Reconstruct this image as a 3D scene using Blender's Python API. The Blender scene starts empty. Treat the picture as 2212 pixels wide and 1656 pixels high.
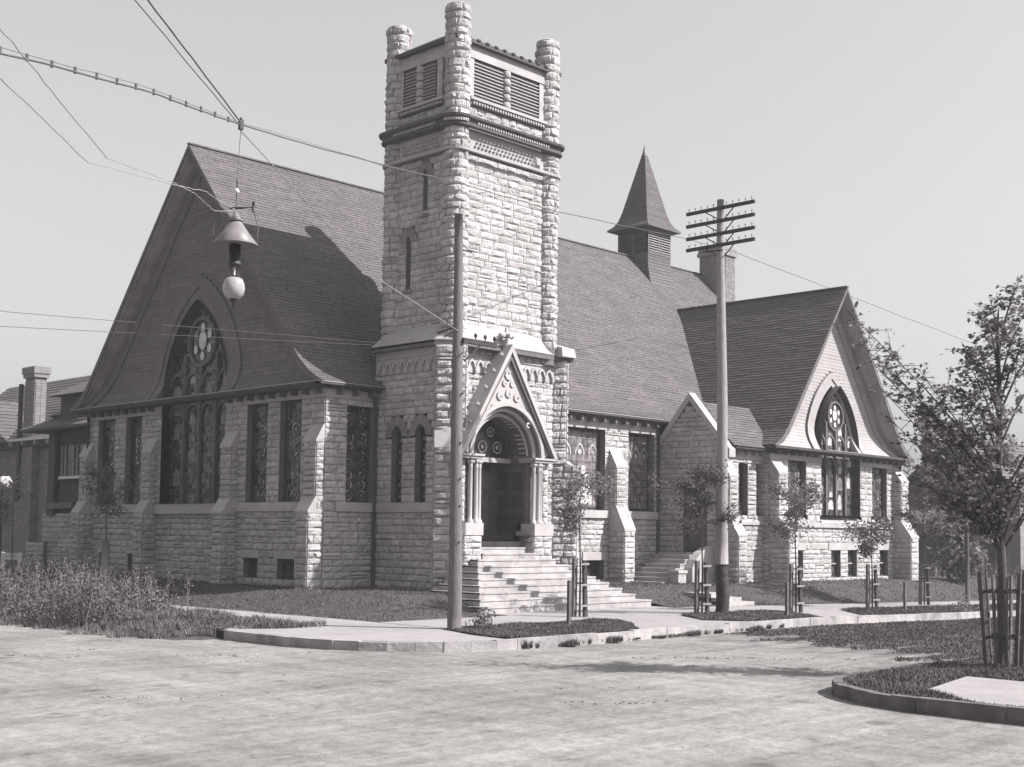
import bpy, math, random
import numpy as np
from mathutils import Vector, Matrix
R = math.radians
rnd = random.Random(7)
# ------------------------------------------------------------------ camera, sky, sun, exposure
sc = bpy.context.scene
CAM = Vector((-25.74, -27.96, 2.1))
yaw, pitch, roll = 0.757070852, 0.0710266993, 0.010969685
fx, pcx, pcy = 2803.6, 1170.77, 954.73          # measured on a 2212 x 1656 copy of the photograph
F = Vector((math.cos(yaw) * math.cos(pitch), math.sin(yaw) * math.cos(pitch), math.sin(pitch)))
Rr = Vector((math.sin(yaw), -math.cos(yaw), 0)); U = Rr.cross(F)
c_, s_ = math.cos(roll), math.sin(roll)
R2 = Rr * c_ + U * s_; U2 = -Rr * s_ + U * c_
cd = bpy.data.cameras.new('camera'); cam = bpy.data.objects.new('camera', cd)
sc.collection.objects.link(cam)
cam.matrix_world = Matrix(((R2.x, U2.x, -F.x, CAM.x), (R2.y, U2.y, -F.y, CAM.y), (R2.z, U2.z, -F.z, CAM.z), (0, 0, 0, 1)))
cd.sensor_width = 36; cd.lens = 36 * fx / 2212
cd.shift_x = (1106 - pcx) / 2212; cd.shift_y = (pcy - 828) / 2212
cd.clip_start = .1; cd.clip_end = 4000
sc.camera = cam

SUN = Vector((.391, -.635, .665)).normalized()
W = bpy.data.worlds.new('World'); sc.world = W; W.use_nodes = True
nt = W.node_tree; nt.nodes.clear()
sky = nt.nodes.new('ShaderNodeTexSky'); sky.sky_type = 'NISHITA'; sky.sun_disc = False
sky.sun_elevation = math.asin(SUN.z); sky.sun_rotation = math.atan2(SUN.x, SUN.y)
sky.air_density = 1.4; sky.dust_density = 5.0; sky.ozone_density = 1.0
bw = nt.nodes.new('ShaderNodeRGBToBW'); mx = nt.nodes.new('ShaderNodeMixRGB'); mx.blend_type = 'MULTIPLY'; mx.inputs[0].default_value = 1
mx.inputs[2].default_value = (1.05, 1.058, 1.052, 1)
pw = nt.nodes.new('ShaderNodeMath'); pw.operation = 'POWER'; pw.inputs[1].default_value = .62     # the print's flat, hazy sky tone
bg = nt.nodes.new('ShaderNodeBackground'); bg.inputs[1].default_value = .15
wo = nt.nodes.new('ShaderNodeOutputWorld')
nt.links.new(sky.outputs[0], bw.inputs[0]); nt.links.new(bw.outputs[0], pw.inputs[0]); nt.links.new(pw.outputs[0], mx.inputs[1])
nt.links.new(mx.outputs[0], bg.inputs[0]); nt.links.new(bg.outputs[0], wo.inputs[0])
sl = bpy.data.lights.new('sun', 'SUN'); sl.energy = 4.2; sl.angle = R(.5); sl.color = (1, .985, .96)
so = bpy.data.objects.new('sun', sl); sc.collection.objects.link(so)
so.rotation_euler = (-SUN).to_track_quat('-Z', 'Y').to_euler(); so.location = (0, 0, 60)
sc.view_settings.view_transform = 'Standard'; sc.view_settings.look = 'None'
sc.view_settings.gamma = 1; sc.view_settings.use_curve_mapping = False
sc.view_settings.exposure = 1.2

# ------------------------------------------------------------------ materials
def tint(v):
    k = max(0, 1 - v * 1.6)
    return (v * (1 + .085 * k), v * (1 - .06 * k), v * (1 - .015 * k), 1)

def mat(name, v, var=.25, scale=3.0, rough=.85, bump=.0, bscale=20., detail=4, island=0., stretch=None, spec=.3, dirt=0, dscale=.6):
    m = bpy.data.materials.new(name); m.use_nodes = True
    n = m.node_tree; b = n.nodes['Principled BSDF']
    b.inputs['Roughness'].default_value = rough
    b.inputs['Specular IOR Level'].default_value = spec
    tc = n.nodes.new('ShaderNodeTexCoord'); src = tc.outputs['Object']
    geo = n.nodes.new('ShaderNodeNewGeometry'); src = geo.outputs['Position']
    if stretch:
        mp = n.nodes.new('ShaderNodeMapping'); mp.inputs['Scale'].default_value = stretch
        n.links.new(src, mp.inputs[0]); src = mp.outputs[0]
    nz = n.nodes.new('ShaderNodeTexNoise'); nz.inputs['Scale'].default_value = scale; nz.inputs['Detail'].default_value = detail
    n.links.new(src, nz.inputs['Vector'])
    fac = nz.outputs[0]
    r = n.nodes.new('ShaderNodeMapRange'); r.inputs[1].default_value = .3; r.inputs[2].default_value = .7
    r.inputs[3].default_value = 1 - var; r.inputs[4].default_value = 1 + var
    n.links.new(fac, r.inputs[0]); val = r.outputs[0]
    if island:
        r2 = n.nodes.new('ShaderNodeMapRange'); r2.inputs[3].default_value = 1 - island; r2.inputs[4].default_value = 1 + island * .8
        n.links.new(geo.outputs['Random Per Island'], r2.inputs[0])
        mm = n.nodes.new('ShaderNodeMath'); mm.operation = 'MULTIPLY'
        n.links.new(val, mm.inputs[0]); n.links.new(r2.outputs[0], mm.inputs[1]); val = mm.outputs[0]
        oi = n.nodes.new('ShaderNodeObjectInfo')
        r3 = n.nodes.new('ShaderNodeMapRange'); r3.inputs[3].default_value = 1 - island * .7; r3.inputs[4].default_value = 1 + island * .7
        n.links.new(oi.outputs['Random'], r3.inputs[0])
        mm = n.nodes.new('ShaderNodeMath'); mm.operation = 'MULTIPLY'
        n.links.new(val, mm.inputs[0]); n.links.new(r3.outputs[0], mm.inputs[1]); val = mm.outputs[0]
    if dirt:
        nz2 = n.nodes.new('ShaderNodeTexNoise'); nz2.inputs['Scale'].default_value = dscale; nz2.inputs['Detail'].default_value = 6
        n.links.new(geo.outputs['Position'], nz2.inputs['Vector'])
        r4 = n.nodes.new('ShaderNodeMapRange'); r4.inputs[1].default_value = .42; r4.inputs[2].default_value = .62
        r4.inputs[3].default_value = 1; r4.inputs[4].default_value = 1 - dirt
        n.links.new(nz2.outputs[0], r4.inputs[0])
        mm = n.nodes.new('ShaderNodeMath'); mm.operation = 'MULTIPLY'
        n.links.new(val, mm.inputs[0]); n.links.new(r4.outputs[0], mm.inputs[1]); val = mm.outputs[0]
    vm = n.nodes.new('ShaderNodeMixRGB'); vm.blend_type = 'MULTIPLY'; vm.inputs[0].default_value = 1
    vm.inputs[1].default_value = tint(v); n.links.new(val, vm.inputs[2])
    n.links.new(vm.outputs[0], b.inputs['Base Color'])
    if bump:
        nb = n.nodes.new('ShaderNodeTexNoise'); nb.inputs['Scale'].default_value = bscale; nb.inputs['Detail'].default_value = 5
        n.links.new(src, nb.inputs['Vector'])
        bp = n.nodes.new('ShaderNodeBump'); bp.inputs['Strength'].default_value = bump; bp.inputs['Distance'].default_value = .05
        n.links.new(nb.outputs[0], bp.inputs['Height']); n.links.new(bp.outputs[0], b.inputs['Normal'])
    return m

M = {}
M['stone'] = mat('rock_faced_limestone', .35, .2, 5, .9, .8, 16, island=.13, dirt=.16, dscale=.9)
M['mortar'] = mat('mortar', .13, .2, 6, .95)
M['smooth'] = mat('dressed_stone', .33, .1, 2, .85, .15, 30, dirt=.12)
M['carved'] = mat('carved_stone', .33, .2, 5, .85, .5, 22)
M['brown'] = mat('brownstone_band', .08, .25, 5, .85, .3, 20)
M['voussoir'] = mat('dark_voussoir', .17, .2, 4, .9, .3, 20, island=.15)
M['roof'] = mat('weathered_shingle', .092, .3, 9, .9, .3, 60, detail=8, island=.12, dirt=.12, dscale=.7)
M['roof2'] = mat('dark_shingle', .095, .2, 9, .9, .3, 60, detail=8, island=.10)
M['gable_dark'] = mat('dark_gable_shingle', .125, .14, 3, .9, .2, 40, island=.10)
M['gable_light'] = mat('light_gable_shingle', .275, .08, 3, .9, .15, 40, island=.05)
M['trim_dark'] = mat('dark_trim', .045, .2, 4, .7)
M['trim'] = mat('mid_trim', .10, .2, 6, .75, .2, 30)
M['trim_light'] = mat('light_trim', .27, .1, 4, .7)
M['soffit'] = mat('soffit_boards', .3, .3, 1.2, .85, .2, 30, stretch=(1, 1, 1))
M['glass'] = mat('dark_leaded_glass', .045, .5, 3, .22, .15, 6, island=.75, spec=.5)
M['glass_mid'] = mat('stained_glass_mid', .13, .6, 4, .35, .2, 10, island=.35)
M['glass_light'] = mat('stained_glass_light', .3, .4, 5, .35, .2, 10, island=.4)
M['glass_pale'] = mat('stained_glass_pale', .42, .15, 5, .35)
M['lead'] = mat('window_lead', .05, .3, 8, .6)
M['door'] = mat('door_wood', .075, .35, 3, .6, .2, 20)
M['concrete'] = mat('concrete_walk', .27, .2, 1.5, .95, .3, 12, island=.08, dirt=.3, dscale=1.5)
M['step'] = mat('step_stone', .32, .16, 4, .9, .3, 20, island=.07, dirt=.22, dscale=1.6)
M['curb'] = mat('curb_stone', .30, .2, 3, .95, .4, 10, dirt=.35, dscale=1.2)
M['curb2'] = mat('dark_curb_stone', .12, .25, 3, .95, .4, 10, dirt=.25, dscale=2)
M['pole'] = mat('pole_wood', .13, .2, 8, .9, .5, 10, stretch=(6, 6, .5))
M['pole_light'] = mat('barked_pole_wood', .23, .18, 8, .9, .4, 10, stretch=(6, 6, .5))
M['tar'] = mat('tarred_wood', .035, .4, 8, .8, .5, 10)
M['stake'] = mat('stake_wood', .09, .3, 10, .9, .4, 20)
M['white'] = mat('white_paint', .5, .06, 6, .7)
M['bark'] = mat('tree_bark', .07, .3, 20, .95, .5, 30, stretch=(3, 3, .6))
M['leaf'] = mat('foliage', .15, .35, 3, .6, island=.55)
M['leaf2'] = mat('foliage_far', .2, .3, 1.2, .7, island=.4)
for k_ in ('leaf', 'leaf2'):
    n_ = M[k_].node_tree; b_ = n_.nodes['Principled BSDF']; o_ = n_.nodes['Material Output']
    t_ = n_.nodes.new('ShaderNodeBsdfTranslucent'); m_ = n_.nodes.new('ShaderNodeMixShader'); m_.inputs[0].default_value = .45
    n_.links.new(b_.inputs['Base Color'].links[0].from_socket, t_.inputs[0])
    n_.links.new(b_.outputs[0], m_.inputs[1]); n_.links.new(t_.outputs[0], m_.inputs[2]); n_.links.new(m_.outputs[0], o_.inputs[0])
M['grass'] = mat('lawn_blades', .075, .35, 1.6, .8, island=.4)
M['weed'] = mat('weed_leaves', .12, .4, 1.5, .8, island=.5)
M['soil'] = mat('lawn_soil', .05, .3, 5, .95, .6, 12)
M['brick'] = mat('brick_wall', .19, .15, 4, .9, .3, 30, island=.15)
M['housedark'] = mat('dark_house_wall', .05, .25, 4, .85, .2, 20)
M['zinc'] = mat('galvanised_metal', .15, .12, 6, .45, .05, 10)
M['iron'] = mat('black_iron', .03, .3, 8, .5)
M['wire'] = mat('insulated_wire', .07, .2, 8, .6)
M['wire_light'] = mat('bare_rope', .22, .1, 8, .8)
def glassy(name, v):
    m = mat(name, v, .1, 12, .12)
    b = m.node_tree.nodes['Principled BSDF']; b.inputs['Transmission Weight'].default_value = .25
    return m
M['globe'] = glassy('opal_globe', .36)

def dirt_mat():
    m = bpy.data.materials.new('dirt_road'); m.use_nodes = True; n = m.node_tree
    b = n.nodes['Principled BSDF']; b.inputs['Roughness'].default_value = .95; b.inputs['Specular IOR Level'].default_value = .1
    geo = n.nodes.new('ShaderNodeNewGeometry')
    def noise(s, d=6, st=None, rot=0):
        src = geo.outputs['Position']
        if st:
            mp = n.nodes.new('ShaderNodeMapping'); mp.inputs['Scale'].default_value = st; mp.inputs['Rotation'].default_value = (0, 0, rot)
            n.links.new(src, mp.inputs[0]); src = mp.outputs[0]
        z = n.nodes.new('ShaderNodeTexNoise'); z.inputs['Scale'].default_value = s; z.inputs['Detail'].default_value = d
        n.links.new(src, z.inputs['Vector']); return z.outputs[0]
    def rng(i, a, c, lo, hi):
        r = n.nodes.new('ShaderNodeMapRange'); r.inputs[1].default_value = a; r.inputs[2].default_value = c
        r.inputs[3].default_value = lo; r.inputs[4].default_value = hi; n.links.new(i, r.inputs[0]); return r.outputs[0]
    def mul(a, c, op='MULTIPLY'):
        q = n.nodes.new('ShaderNodeMath'); q.operation = op
        for i, v in enumerate((a, c)):
            if isinstance(v, (int, float)): q.inputs[i].default_value = v
            else: n.links.new(v, q.inputs[i])
        return q.outputs[0]
    sep = n.nodes.new('ShaderNodeSeparateXYZ'); n.links.new(geo.outputs['Position'], sep.inputs[0])
    base = mul(rng(noise(.35, 7), .35, .65, .80, 1.12), rng(noise(7), .3, .7, .86, 1.12))
    base = mul(base, rng(noise(2.2, 6, (1, .35, 1), R(-45)), .35, .7, 1.06, .88))
    base = mul(base, rng(noise(1.0, 6, (.22, 3.2, 1), R(8)), .38, .66, 1.08, .86))
    base = mul(base, rng(noise(1.0, 6, (2.6, .2, 1), R(12)), .42, .68, 1.05, .9))
    base = mul(base, rng(noise(28, 5), .35, .7, .93, 1.06))
    clods = rng(noise(1.7, 9, (1, 1, 1)), .62, .74, 1, .62)
    base = mul(base, clods)
    v = mul(base, .205)
    # weeds that have grown into the side street, east of the crossing
    e = mul(mul(sep.outputs['X'], mul(sep.outputs['Y'], .34), 'SUBTRACT'), mul(noise(.9, 6, (1, 2.4, 1)), 10), 'ADD')
    e = rng(e, 6.6, 9.2, 0, 1)
    mid = rng(sep.outputs['Y'], -17.6, -17.2, 0, 1)
    m2 = rng(sep.outputs['Y'], -10.1, -9.8, 1, .4)
    streak = rng(noise(1.2, 5, (.15, 1.6, 1)), .45, .7, 1, .45)
    k = mul(mul(mul(e, mid), m2), streak)
    mixn = n.nodes.new('ShaderNodeMixRGB'); n.links.new(k, mixn.inputs[0])
    mc = n.nodes.new('ShaderNodeMixRGB'); mc.blend_type = 'MULTIPLY'; mc.inputs[0].default_value = 1
    mc.inputs[1].default_value = (1.03, .985, .985, 1); n.links.new(v, mc.inputs[2])
    mc2 = n.nodes.new('ShaderNodeMixRGB'); mc2.blend_type = 'MULTIPLY'; mc2.inputs[0].default_value = 1
    mc2.inputs[1].default_value = tint(.08); n.links.new(rng(noise(9, 8), .3, .7, .6, 1.5), mc2.inputs[2])
    n.links.new(mc.outputs[0], mixn.inputs[1]); n.links.new(mc2.outputs[0], mixn.inputs[2])
    n.links.new(mixn.outputs[0], b.inputs['Base Color'])
    bp = n.nodes.new('ShaderNodeBump'); bp.inputs['Strength'].default_value = .7; bp.inputs['Distance'].default_value = .06
    n.links.new(noise(5, 8), bp.inputs['Height']); n.links.new(bp.outputs[0], b.inputs['Normal'])
    return m
M['dirt'] = dirt_mat()

# ------------------------------------------------------------------ mesh helpers
def empty(name, loc=(0, 0, 0), parent=None):
    o = bpy.data.objects.new(name, None); sc.collection.objects.link(o)
    o.empty_display_size = .3
    if parent: o.parent = parent
    o.location = loc
    return o
def tag(o, label=None, cat=None, group=None, kind=None):
    if label: o['label'] = label
    if cat: o['category'] = cat
    if group: o['group'] = group
    if kind: o['kind'] = kind
    return o
class MB:
    def __init__(s): s.v = []; s.f = []; s.sm = []
    def face(s, pts, sm=False):
        i = len(s.v); s.v += [tuple(p) for p in pts]; s.f.append(tuple(range(i, i + len(pts)))); s.sm.append(sm)
    def box(s, x0, x1, y0, y1, z0, z1):
        i = len(s.v)
        s.v += [(x0, y0, z0), (x1, y0, z0), (x1, y1, z0), (x0, y1, z0), (x0, y0, z1), (x1, y0, z1), (x1, y1, z1), (x0, y1, z1)]
        for q in ((0, 3, 2, 1), (4, 5, 6, 7), (0, 1, 5, 4), (1, 2, 6, 5), (2, 3, 7, 6), (3, 0, 4, 7)):
            s.f.append(tuple(i + k for k in q)); s.sm.append(False)
        return s
    def hexa(s, p):  # 8 points, bottom ring then top ring
        i = len(s.v); s.v += [tuple(q) for q in p]
        for q in ((0, 3, 2, 1), (4, 5, 6, 7), (0, 1, 5, 4), (1, 2, 6, 5), (2, 3, 7, 6), (3, 0, 4, 7)):
            s.f.append(tuple(i + k for k in q)); s.sm.append(False)
        return s
    def bar(s, a, b, w, h=None, up=(0, 0, 1)):
        a = Vector(a); b = Vector(b); h = h or w; d = (b - a).normalized(); u = Vector(up)
        sd = d.cross(u)
        if sd.length < 1e-4: sd = d.cross(Vector((1, 0, 0)))
        sd.normalize(); u = sd.cross(d)
        P = [a + sd * sx * w / 2 + u * sz * h / 2 for sx, sz in ((-1, -1), (1, -1), (1, 1), (-1, 1))]
        Q = [p + (b - a) for p in P]
        return s.hexa(P + Q)
    def tube(s, pts, rads, n=8, sm=True, caps=True):
        pts = [Vector(p) for p in pts]
        if isinstance(rads, (int, float)): rads = [rads] * len(pts)
        i0 = len(s.v); prev = None
        for k, p in enumerate(pts):
            d = (pts[min(k + 1, len(pts) - 1)] - pts[max(k - 1, 0)])
            if d.length < 1e-9: d = Vector((0, 0, 1))
            d.normalize()
            a = d.cross(Vector((0, 0, 1)))
            if a.length < .05: a = d.cross(Vector((1, 0, 0)))
            a.normalize()
            if prev is not None and a.dot(prev) < 0: a = -a
            prev = a; b = d.cross(a)
            for j in range(n):
                t = 2 * math.pi * j / n
                s.v.append(tuple(p + (a * math.cos(t) + b * math.sin(t)) * rads[k]))
        for k in range(len(pts) - 1):
            for j in range(n):
                a = i0 + k * n + j; b = i0 + k * n + (j + 1) % n
                s.f.append((a, b, b + n, a + n)); s.sm.append(sm)
        if caps:
            s.f.append(tuple(i0 + j for j in range(n))); s.sm.append(False)
            k = i0 + (len(pts) - 1) * n
            s.f.append(tuple(k + j for j in reversed(range(n)))); s.sm.append(False)
        return s
    def lathe(s, c, prof, n=20, sm=True, ang=(0, 2 * math.pi)):
        i0 = len(s.v); full = abs(ang[1] - ang[0] - 2 * math.pi) < 1e-6; m = n if full else n + 1
        for r, z in prof:
            for j in range(m):
                t = ang[0] + (ang[1] - ang[0]) * j / n
                s.v.append((c[0] + r * math.cos(t), c[1] + r * math.sin(t), c[2] + z))
        for k in range(len(prof) - 1):
            for j in range(n):
                a = i0 + k * m + j; b = i0 + k * m + (j + 1) % m
                s.f.append((a, b, b + m, a + m)); s.sm.append(sm)
        return s
    def strip(s, A, B, sm=False):
        i = len(s.v); s.v += [tuple(p) for p in A] + [tuple(p) for p in B]; n = len(A)
        for k in range(n - 1): s.f.append((i + k, i + k + 1, i + n + k + 1, i + n + k)); s.sm.append(sm)
        return s
    def build(s, name, m, parent=None, kind=None, label=None):
        me = bpy.data.meshes.new(name); me.from_pydata(s.v, [], s.f)
        me.materials.append(M[m] if isinstance(m, str) else m)
        if any(s.sm): me.polygons.foreach_set('use_smooth', s.sm)
        me.update()
        o = bpy.data.objects.new(name, me); sc.collection.objects.link(o)
        if parent: o.parent = parent
        if kind: o['kind'] = kind
        if label: o['label'] = label
        return o
def fast_mesh(name, V, Fa, m, parent=None, kind=None, smooth=False):
    """V (n,3), Fa (m,k) numpy"""
    me = bpy.data.meshes.new(name); k = Fa.shape[1]
    me.vertices.add(len(V)); me.vertices.foreach_set('co', V.astype(np.float32).ravel())
    me.loops.add(Fa.size); me.loops.foreach_set('vertex_index', Fa.astype(np.int32).ravel())
    me.polygons.add(len(Fa)); me.polygons.foreach_set('loop_start', np.arange(0, Fa.size, k, dtype=np.int32))
    me.polygons.foreach_set('loop_total', np.full(len(Fa), k, dtype=np.int32))
    if smooth: me.polygons.foreach_set('use_smooth', np.ones(len(Fa), bool))
    me.update(calc_edges=True); me.materials.append(M[m])
    o = bpy.data.objects.new(name, me); sc.collection.objects.link(o)
    if parent: o.parent = parent
    if kind: o['kind'] = kind
    return o
def copy_tree(o, parent=None):
    c = o.copy(); sc.collection.objects.link(c)
    if parent: c.parent = parent
    for ch in o.children: copy_tree(ch, c)
    return c

# ------------------------------------------------------------------ ground heights
def base(x): return -.03 - .0195 * max(0., min(x, 45.) - 4.)
def sstep(t): t = max(0., min(1., t)); return t * t * (3 - 2 * t)
def lawn_h(x, y):
    t = min((x + 6.05) / 3.2, (y + 4.1) / 3.4)
    if -4.5 < x < 5.6 and y < 0: t = min(t, max((y + 4.1) / 3.4, 0)) 
    return base(x) + .02 + (.45 + .016 * max(0, min(x, 26) - 4)) * sstep(t)

# ------------------------------------------------------------------ stone work
STONES = []   # every stone: verts(20+8), for later split into single objects and joined masses
def stone_grid(mapf, u0, u1, z0, z1, depth, owner, nc=4, nr=3, g=.009):
    u0 += g; u1 -= g; z0 += g * .8; z1 -= g * .8
    if u1 - u0 < .04 or z1 - z0 < .03: return
    W_ = u1 - u0; H = z1 - z0; vs = []
    amp = depth * (.7 + .6 * rnd.random())
    tx = rnd.uniform(-.25, .25) * amp; tz = rnd.uniform(-.3, .3) * amp
    for j in range(nr + 1):
        for i in range(nc + 1):
            a = i / nc; b = j / nr
            edge = i in (0, nc) or j in (0, nr)
            n = .014 + .012 * rnd.random() if edge else .02 + amp * (.25 + .85 * rnd.random()) + tx * (a - .5) * 2 + tz * (b - .5) * 2
            if not edge: a += rnd.uniform(-.06, .06); b += rnd.uniform(-.08, .08); a = a + (a - .5) * .3; b = b + (b - .5) * .42
            vs.append(mapf(u0 + min(.97, max(.03, a)) * W_ if not edge else u0 + a * W_ , z0 + (min(.95, max(.05, b)) if not edge else b) * H, n))
    for a, b in ((0, 0), (1, 0), (1, 1), (0, 1)): vs.append(mapf(u0 + a * W_, z0 + b * H, -.03))
    STONES.append((owner, vs, W_ * H, nc, nr))
def stone_faces(nc, nr):
    f = []
    for j in range(nr):
        for i in range(nc):
            a = j * (nc + 1) + i; f.append((a, a + 1, a + nc + 2, a + nc + 1))
    k = (nc + 1) * (nr + 1); A, B, C_, D = 0, nc, (nc + 1) * (nr + 1) - 1, (nc + 1) * nr
    f += [(k, k + 1, B, A), (k + 1, k + 2, C_, B), (k + 2, k + 3, D, C_), (k + 3, k, A, D)]
    return f
SF = {}
def intervals(a, b, cuts):
    iv = [(a, b)]
    for c in cuts:
        if c is None: continue
        nv = []
        for p, q in iv:
            if c[1] <= p or c[0] >= q: nv.append((p, q)); continue
            if c[0] > p: nv.append((p, c[0]))
            if c[1] < q: nv.append((c[1], q))
        iv = nv
    return [i for i in iv if i[1] - i[0] > .05]
def courses(z0, z1, h=(.17, .25)):
    zs = [z0]
    while zs[-1] < z1 - .1: zs.append(zs[-1] + rnd.uniform(*h))
    k = (z1 - z0) / (zs[-1] - z0); return [z0 + (z - z0) * k for z in zs]
def seq(*m):
    out = []
    for a, b in zip(m[:-1], m[1:]): out += courses(a, b)[:-1]
    return out + [m[-1]]
def stone_wall(owner, mapf, span, z0, z1, openings=(), zs=None, length=(.30, .72), depth=.040, back=None, backn=0.0):
    """span(z)->(u0,u1); openings: callables (za,zb)->(u0,u1) or None"""
    zs = zs or courses(z0, z1)
    for a, b in zip(zs[:-1], zs[1:]):
        if b <= z0 + .02 or a >= z1 - .02: continue
        a = max(a, z0); b = min(b, z1)
        s = span((a + b) / 2)
        if not s: continue
        for p, q in intervals(s[0], s[1], [o(a, b) for o in openings]):
            if back is not None:
                n = max(1, int((q - p) / back[1])) if isinstance(back, tuple) else 1
                bb = back[0] if isinstance(back, tuple) else back
                for i in range(n):
                    ua = p + (q - p) * i / n; ub = p + (q - p) * (i + 1) / n
                    bb.face((mapf(ua, a, backn), mapf(ub, a, backn), mapf(ub, b, backn), mapf(ua, b, backn)))
            u = p; k = 0
            split = (b - a) > .21 and rnd.random() < .0
            while u < q - .01:
                L = rnd.uniform(*length)
                if q - (u + L) < length[0] * .7: L = q - u
                if rnd.random() < .07 and L > .3 and b - a > .18:
                    zm = a + (b - a) * rnd.uniform(.4, .6)
                    stone_grid(mapf, u, u + L, a, zm, depth * .7, owner); stone_grid(mapf, u, u + L, zm, b, depth * .7, owner)
                else: stone_grid(mapf, u, u + L, a, b, depth, owner)
                u += L
def planar(o, ud, nd):
    o = Vector(o); ud = Vector(ud).normalized(); nd = Vector(nd).normalized()
    def f(u, z, n): p = o + ud * u + nd * n; return (p.x, p.y, z)
    return f
def cyl(c, r):
    def f(u, z, n): a = u / r; return (c[0] + (r + n) * math.cos(a), c[1] + (r + n) * math.sin(a), z)
    return f
def rect(u0, u1, z0, z1): return lambda a, b: (u0, u1) if (a + b) / 2 > z0 and (a + b) / 2 < z1 else None
def arch_pts(hw, zs, h, n=10, uc=0):
    """pointed arch, left foot -> apex -> right foot"""
    a = (h * h - hw * hw) / (2 * hw); Rr_ = hw + a; th = math.asin(min(1, h / Rr_)); P = []
    for k in range(n + 1):
        t = th * k / n; P.append((uc + (-a + Rr_ * math.cos(t)), zs + Rr_ * math.sin(t)))
    L = [(2 * uc - u, z) for u, z in P]
    return L + P[::-1][1:]
def arch_half(hw, zs, h, z):
    if z <= zs: return hw
    if z >= zs + h: return None
    a = (h * h - hw * hw) / (2 * hw); Rr_ = hw + a
    return max(0, math.sqrt(max(0, Rr_ * Rr_ - (z - zs) ** 2)) - a)
def arch_open(uc, hw, z0, zs, h):
    def f(a, b):
        z = (a + b) / 2
        if z < z0: return None
        w = arch_half(hw, zs, h, z)
        return (uc - w, uc + w) if w else None
    return f
def band(mb, mapf, inner, outer, n0, n1):
    """solid band between two polylines of (u,z)"""
    A = [mapf(u, z, n1) for u, z in inner]; B = [mapf(u, z, n1) for u, z in outer]
    C_ = [mapf(u, z, n0) for u, z in inner]; D = [mapf(u, z, n0) for u, z in outer]
    mb.strip(A, B); mb.strip(C_, A); mb.strip(B, D)
def reveal(mb, mapf, pts, n0, n1): mb.strip([mapf(u, z, n0) for u, z in pts], [mapf(u, z, n1) for u, z in pts])

# ================================================================== CHURCH
church = tag(empty('church', (8, 6, .3)), 'large rock-faced limestone church with square corner tower and steep shingled roofs', 'church')
church_i = Matrix.Translation((-8, -6, -.3))
def put(o):  # keep world coordinates under a moved parent
    o.matrix_parent_inverse = church_i; return o
def cpart(mb, name, m, parent=None, kind=None, label=None):
    if name in ('stained_glass', 'masonry_core', 'dressed_stone_trim'): kind = 'stuff'
    o = mb.build(name, m, parent or church, kind, label)
    if parent is None: put(o)
    return o
XA = -2.37; YN = 2.95; YM = 10.15; YL = 17.35      # nave: gable wall plane, near side wall, ridge line, far side wall
wall = MB(); trimstone = MB()

mapA = planar((XA, 0, 0), (0, 1, 0), (-1, 0, 0))           # u = y
mapB = planar((0, YN, 0), (1, 0, 0), (0, -1, 0))           # u = x
mapT = planar((0, -.3, 0), (1, 0, 0), (0, -1, 0))          # transept front
mapPA = planar((13.5, 0, 0), (0, 1, 0), (-1, 0, 0))        # porch gable face
mapPB = planar((0, .0, 0), (1, 0, 0), (0, -1, 0))          # porch side
mapLA = planar((-.42, 0, 0), (0, 1, 0), (-1, 0, 0))        # tower lower, shaded face
mapLB = planar((0, -.1, 0), (1, 0, 0), (0, -1, 0))         # tower lower, portal face
mapUA = planar((-.12, 0, 0), (0, 1, 0), (-1, 0, 0))
mapUB = planar((0, -.12, 0), (1, 0, 0), (0, -1, 0))

winA = [(4.09, 5.18), (5.84, 6.95), (13.42, 14.5), (15.3, 16.5)]
bas = [(4.29, 5.15, .66, 1.28), (6.2, 6.96, .66, 1.28), (13.4, 14.1, .66, 1.28), (15.5, 16.1, .66, 1.28)]
# facade A
opsA = [rect(a, b, 3.0, 6.1) for a, b in winA] + [rect(*q) for q in bas] + [rect(8.2, 12.1, 3.0, 7)]
opsA += [lambda a, b: (YN - 1, 20) if 2.72 < (a + b) / 2 < 3.0 else None] + [rect(a - .12, b + .12, z1, z1 + .24) for a, b, z0, z1 in bas]
stone_wall('facade', mapA, lambda z: (YN, YL), .05, 6.1, opsA, zs=seq(.05, .66, 1.28, 1.52, 2.72, 3.0, 6.1), back=wall)
# facade lintel band + sill band
trimstone.box(XA - .05, XA + .1, YN, 8.2, 6.1, 6.42); trimstone.box(XA - .05, XA + .1, 12.1, YL, 6.1, 6.42)
trimstone.box(XA - .10, XA + .3, YN + .5, 7.4, 2.72, 3.0); trimstone.box(XA - .16, XA + .35, 8.1, 12.2, 2.66, 3.0); trimstone.box(XA - .10, XA + .3, 12.9, YL, 2.72, 3.0)
for a, b, z0, z1 in bas: trimstone.box(XA - .05, XA + .2, a - .12, b + .12, z1, z1 + .24)
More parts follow.
